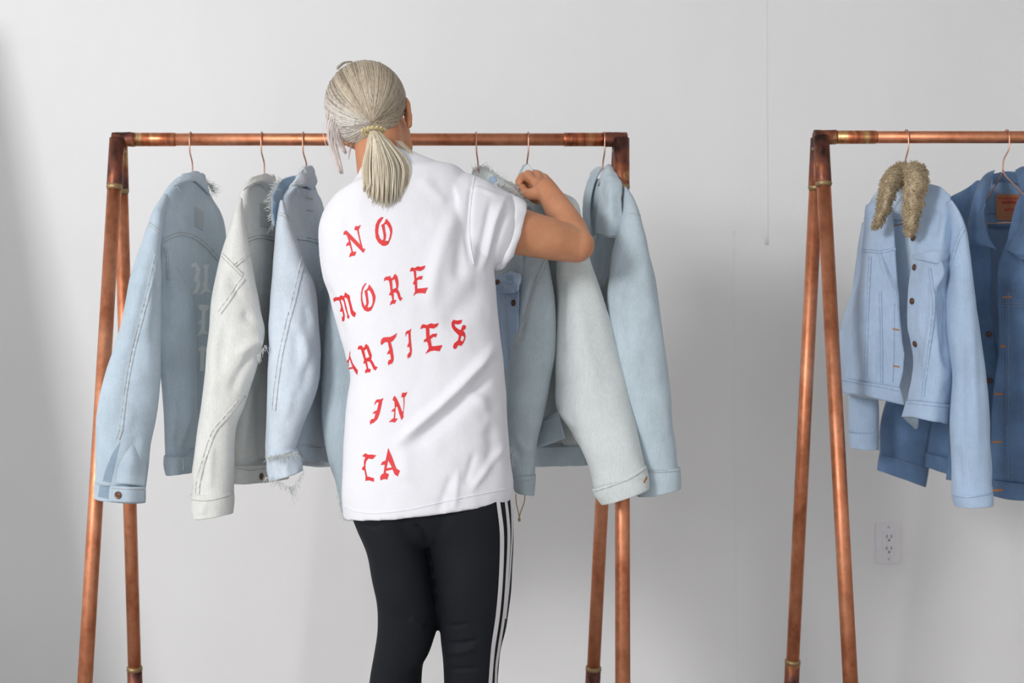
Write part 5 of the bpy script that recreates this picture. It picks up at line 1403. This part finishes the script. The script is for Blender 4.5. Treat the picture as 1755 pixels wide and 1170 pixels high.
# ponytail
tie = P(640, 222, 2.775)
parts, cols = [], []
for s in range(900):
    f_ = rng.uniform(0, 1); dpt = rng.uniform(0, 1)
    xe = 622 + f_ * 72 + rng.normal(0, 1.0)
    ye = np.interp(f_, [0, .25, .5, .75, 1], [322, 340, 347, 345, 330]) + rng.normal(0, 5)
    xm = np.interp(f_, [0, 1], [623, 694]) + rng.normal(0, 1.5)
    if f_ > .85: xm += 6
    clump = round(f_ * 9) / 9
    xe = xe * .6 + (622 + clump * 72) * .4
    depth0 = 2.775 - .012 * dpt * math.sin(f_ * math.pi)
    bulge = (0.022 + 0.030 * math.sin(f_ * math.pi)) * dpt
    pts = [P(640 + (f_ - .5) * 12, 222 + rng.uniform(-2, 2), 2.772 + rng.uniform(-.005, .01)),
           P(640 + (xm - 640) * .55, 248, 2.765 - bulge * .8), P(xm, 285, 2.758 - bulge), P((xm + xe) / 2 + 1, 318, 2.750 - bulge), P(xe, ye, 2.746 - bulge * .85)]
    r0 = rng.uniform(.0007, .0014)
    nseg_ = 16
    V, Fs = tube(spline(np.array(pts), nseg_), np.concatenate([np.linspace(r0 * .7, r0, 4), np.full(nseg_ - 8, r0), np.linspace(r0, r0 * .35, 4)]), 4)
    parts.append((V, Fs))
    c0 = np.array([lin(216), lin(204), lin(180)]); c1 = np.array([lin(240), lin(232), lin(212)]); c2 = np.array([lin(158), lin(142), lin(120)])
    m_ = rng.uniform(0, 1)
    cc = c0 * (1 - m_) + c1 * m_
    if rng.uniform() < .22: cc = cc * .5 + c2 * .5
    cols.append(np.tile(np.append(cc, 1), (len(V), 1)))
cV, cF = loft([(633, 226), (627, 250), (626, 285), (628, 326)], [(648, 226), (668, 250), (686, 285), (688, 326)], [2.768, 2.758, 2.748, 2.742], [2.768, 2.758, 2.748, 2.742], [.010, .018, .022, .014], nrow=30, nseg=40, lip=False)
parts.append((cV, cF)); cols.append(np.tile(np.array([lin(206), lin(194), lin(170), 1]), (len(cV), 1)))
q = mesh_obj('ponytail', *merge(parts), M_hair, hair, cols=np.concatenate(cols)); q['kind'] = 'stuff'
# loose locks: front lock hanging on the left, curl on the right, wisps
def lock(paths, n, r, jit, c, name='loose_lock'):
    parts = []
    for s in range(n):
        pts = np.array([P(*p) for p in paths]); t = np.linspace(0, 1, len(pts))[:, None]
        pts = pts + rng.normal(0, jit, 3) * (0.3 + 0.7 * (1 - t))
        parts.append(tube(spline(pts, 14), np.concatenate([np.full(11, r), np.linspace(r, r * .3, 3)]), 4))
    V, Fs = merge(parts)
    q = mesh_obj(name, V, Fs, M_hair, hair, cols=np.tile(np.append(np.array([lin(v) for v in c]) , 1), (len(V), 1)))
    q['kind'] = 'stuff'
lock([(578, 185, 2.835), (569, 215, 2.845), (569, 240, 2.86), (577, 270, 2.87), (585, 296, 2.88)], 130, .0006, .0055, (244, 236, 234))
lock([(580, 200, 2.83), (575, 225, 2.84), (582, 245, 2.855), (592, 262, 2.865)], 70, .0006, .005, (240, 232, 228))
lock([(604, 250, 2.86), (600, 262, 2.86), (598, 274, 2.865)], 5, .0005, .003, (214, 206, 200))
#lock([(697, 175, 2.87), (702, 210, 2.865), (703, 250, 2.86), (708, 275, 2.80), (700, 300, 2.75), (692, 305, 2.735)], 8, .0007, .003, (206, 196, 178))
lock([(682, 244, 2.80), (702, 262, 2.78), (710, 280, 2.76), (704, 298, 2.74), (694, 303, 2.735)], 14, .0008, .003, (214, 204, 184))
lock([(578, 116, 2.87), (590, 107, 2.88), (604, 105, 2.89)], 8, .0007, .002, (206, 202, 192))
# hair tie with pale beads
M_bead = plain('pale_gold_bead', rgb(214, 198, 150), 0.3, 0.4)
ang = np.linspace(0, 2 * math.pi, 25)
tax = np.array([0.05, -0.35, -0.94]); tax /= np.linalg.norm(tax)
uu = np.cross(tax, [0, 1, 0]); uu /= np.linalg.norm(uu); vv = np.cross(tax, uu)
tc_ = P(640, 224, 2.765)
tie_o = mesh_obj('hair_tie', *tube(np.array([tc_ + (uu * math.cos(a) * 1.35 + vv * math.sin(a)) * .013 for a in ang]), .0034, 8), M_bead, woman)
parts = []
for i in range(16):
    a = i / 16 * 2 * math.pi
    cpt = tc_ + (uu * math.cos(a) * 1.35 + vv * math.sin(a)) * .0165
    parts.append(lathe([(.0004, -.003), (.0024, -.0016), (.003, 0), (.0024, .0016), (.0004, .003)], cpt, rng.normal(0, 1, 3), 8))
for b_ in parts: mesh_obj('bead', *b_, M_bead, tie_o)
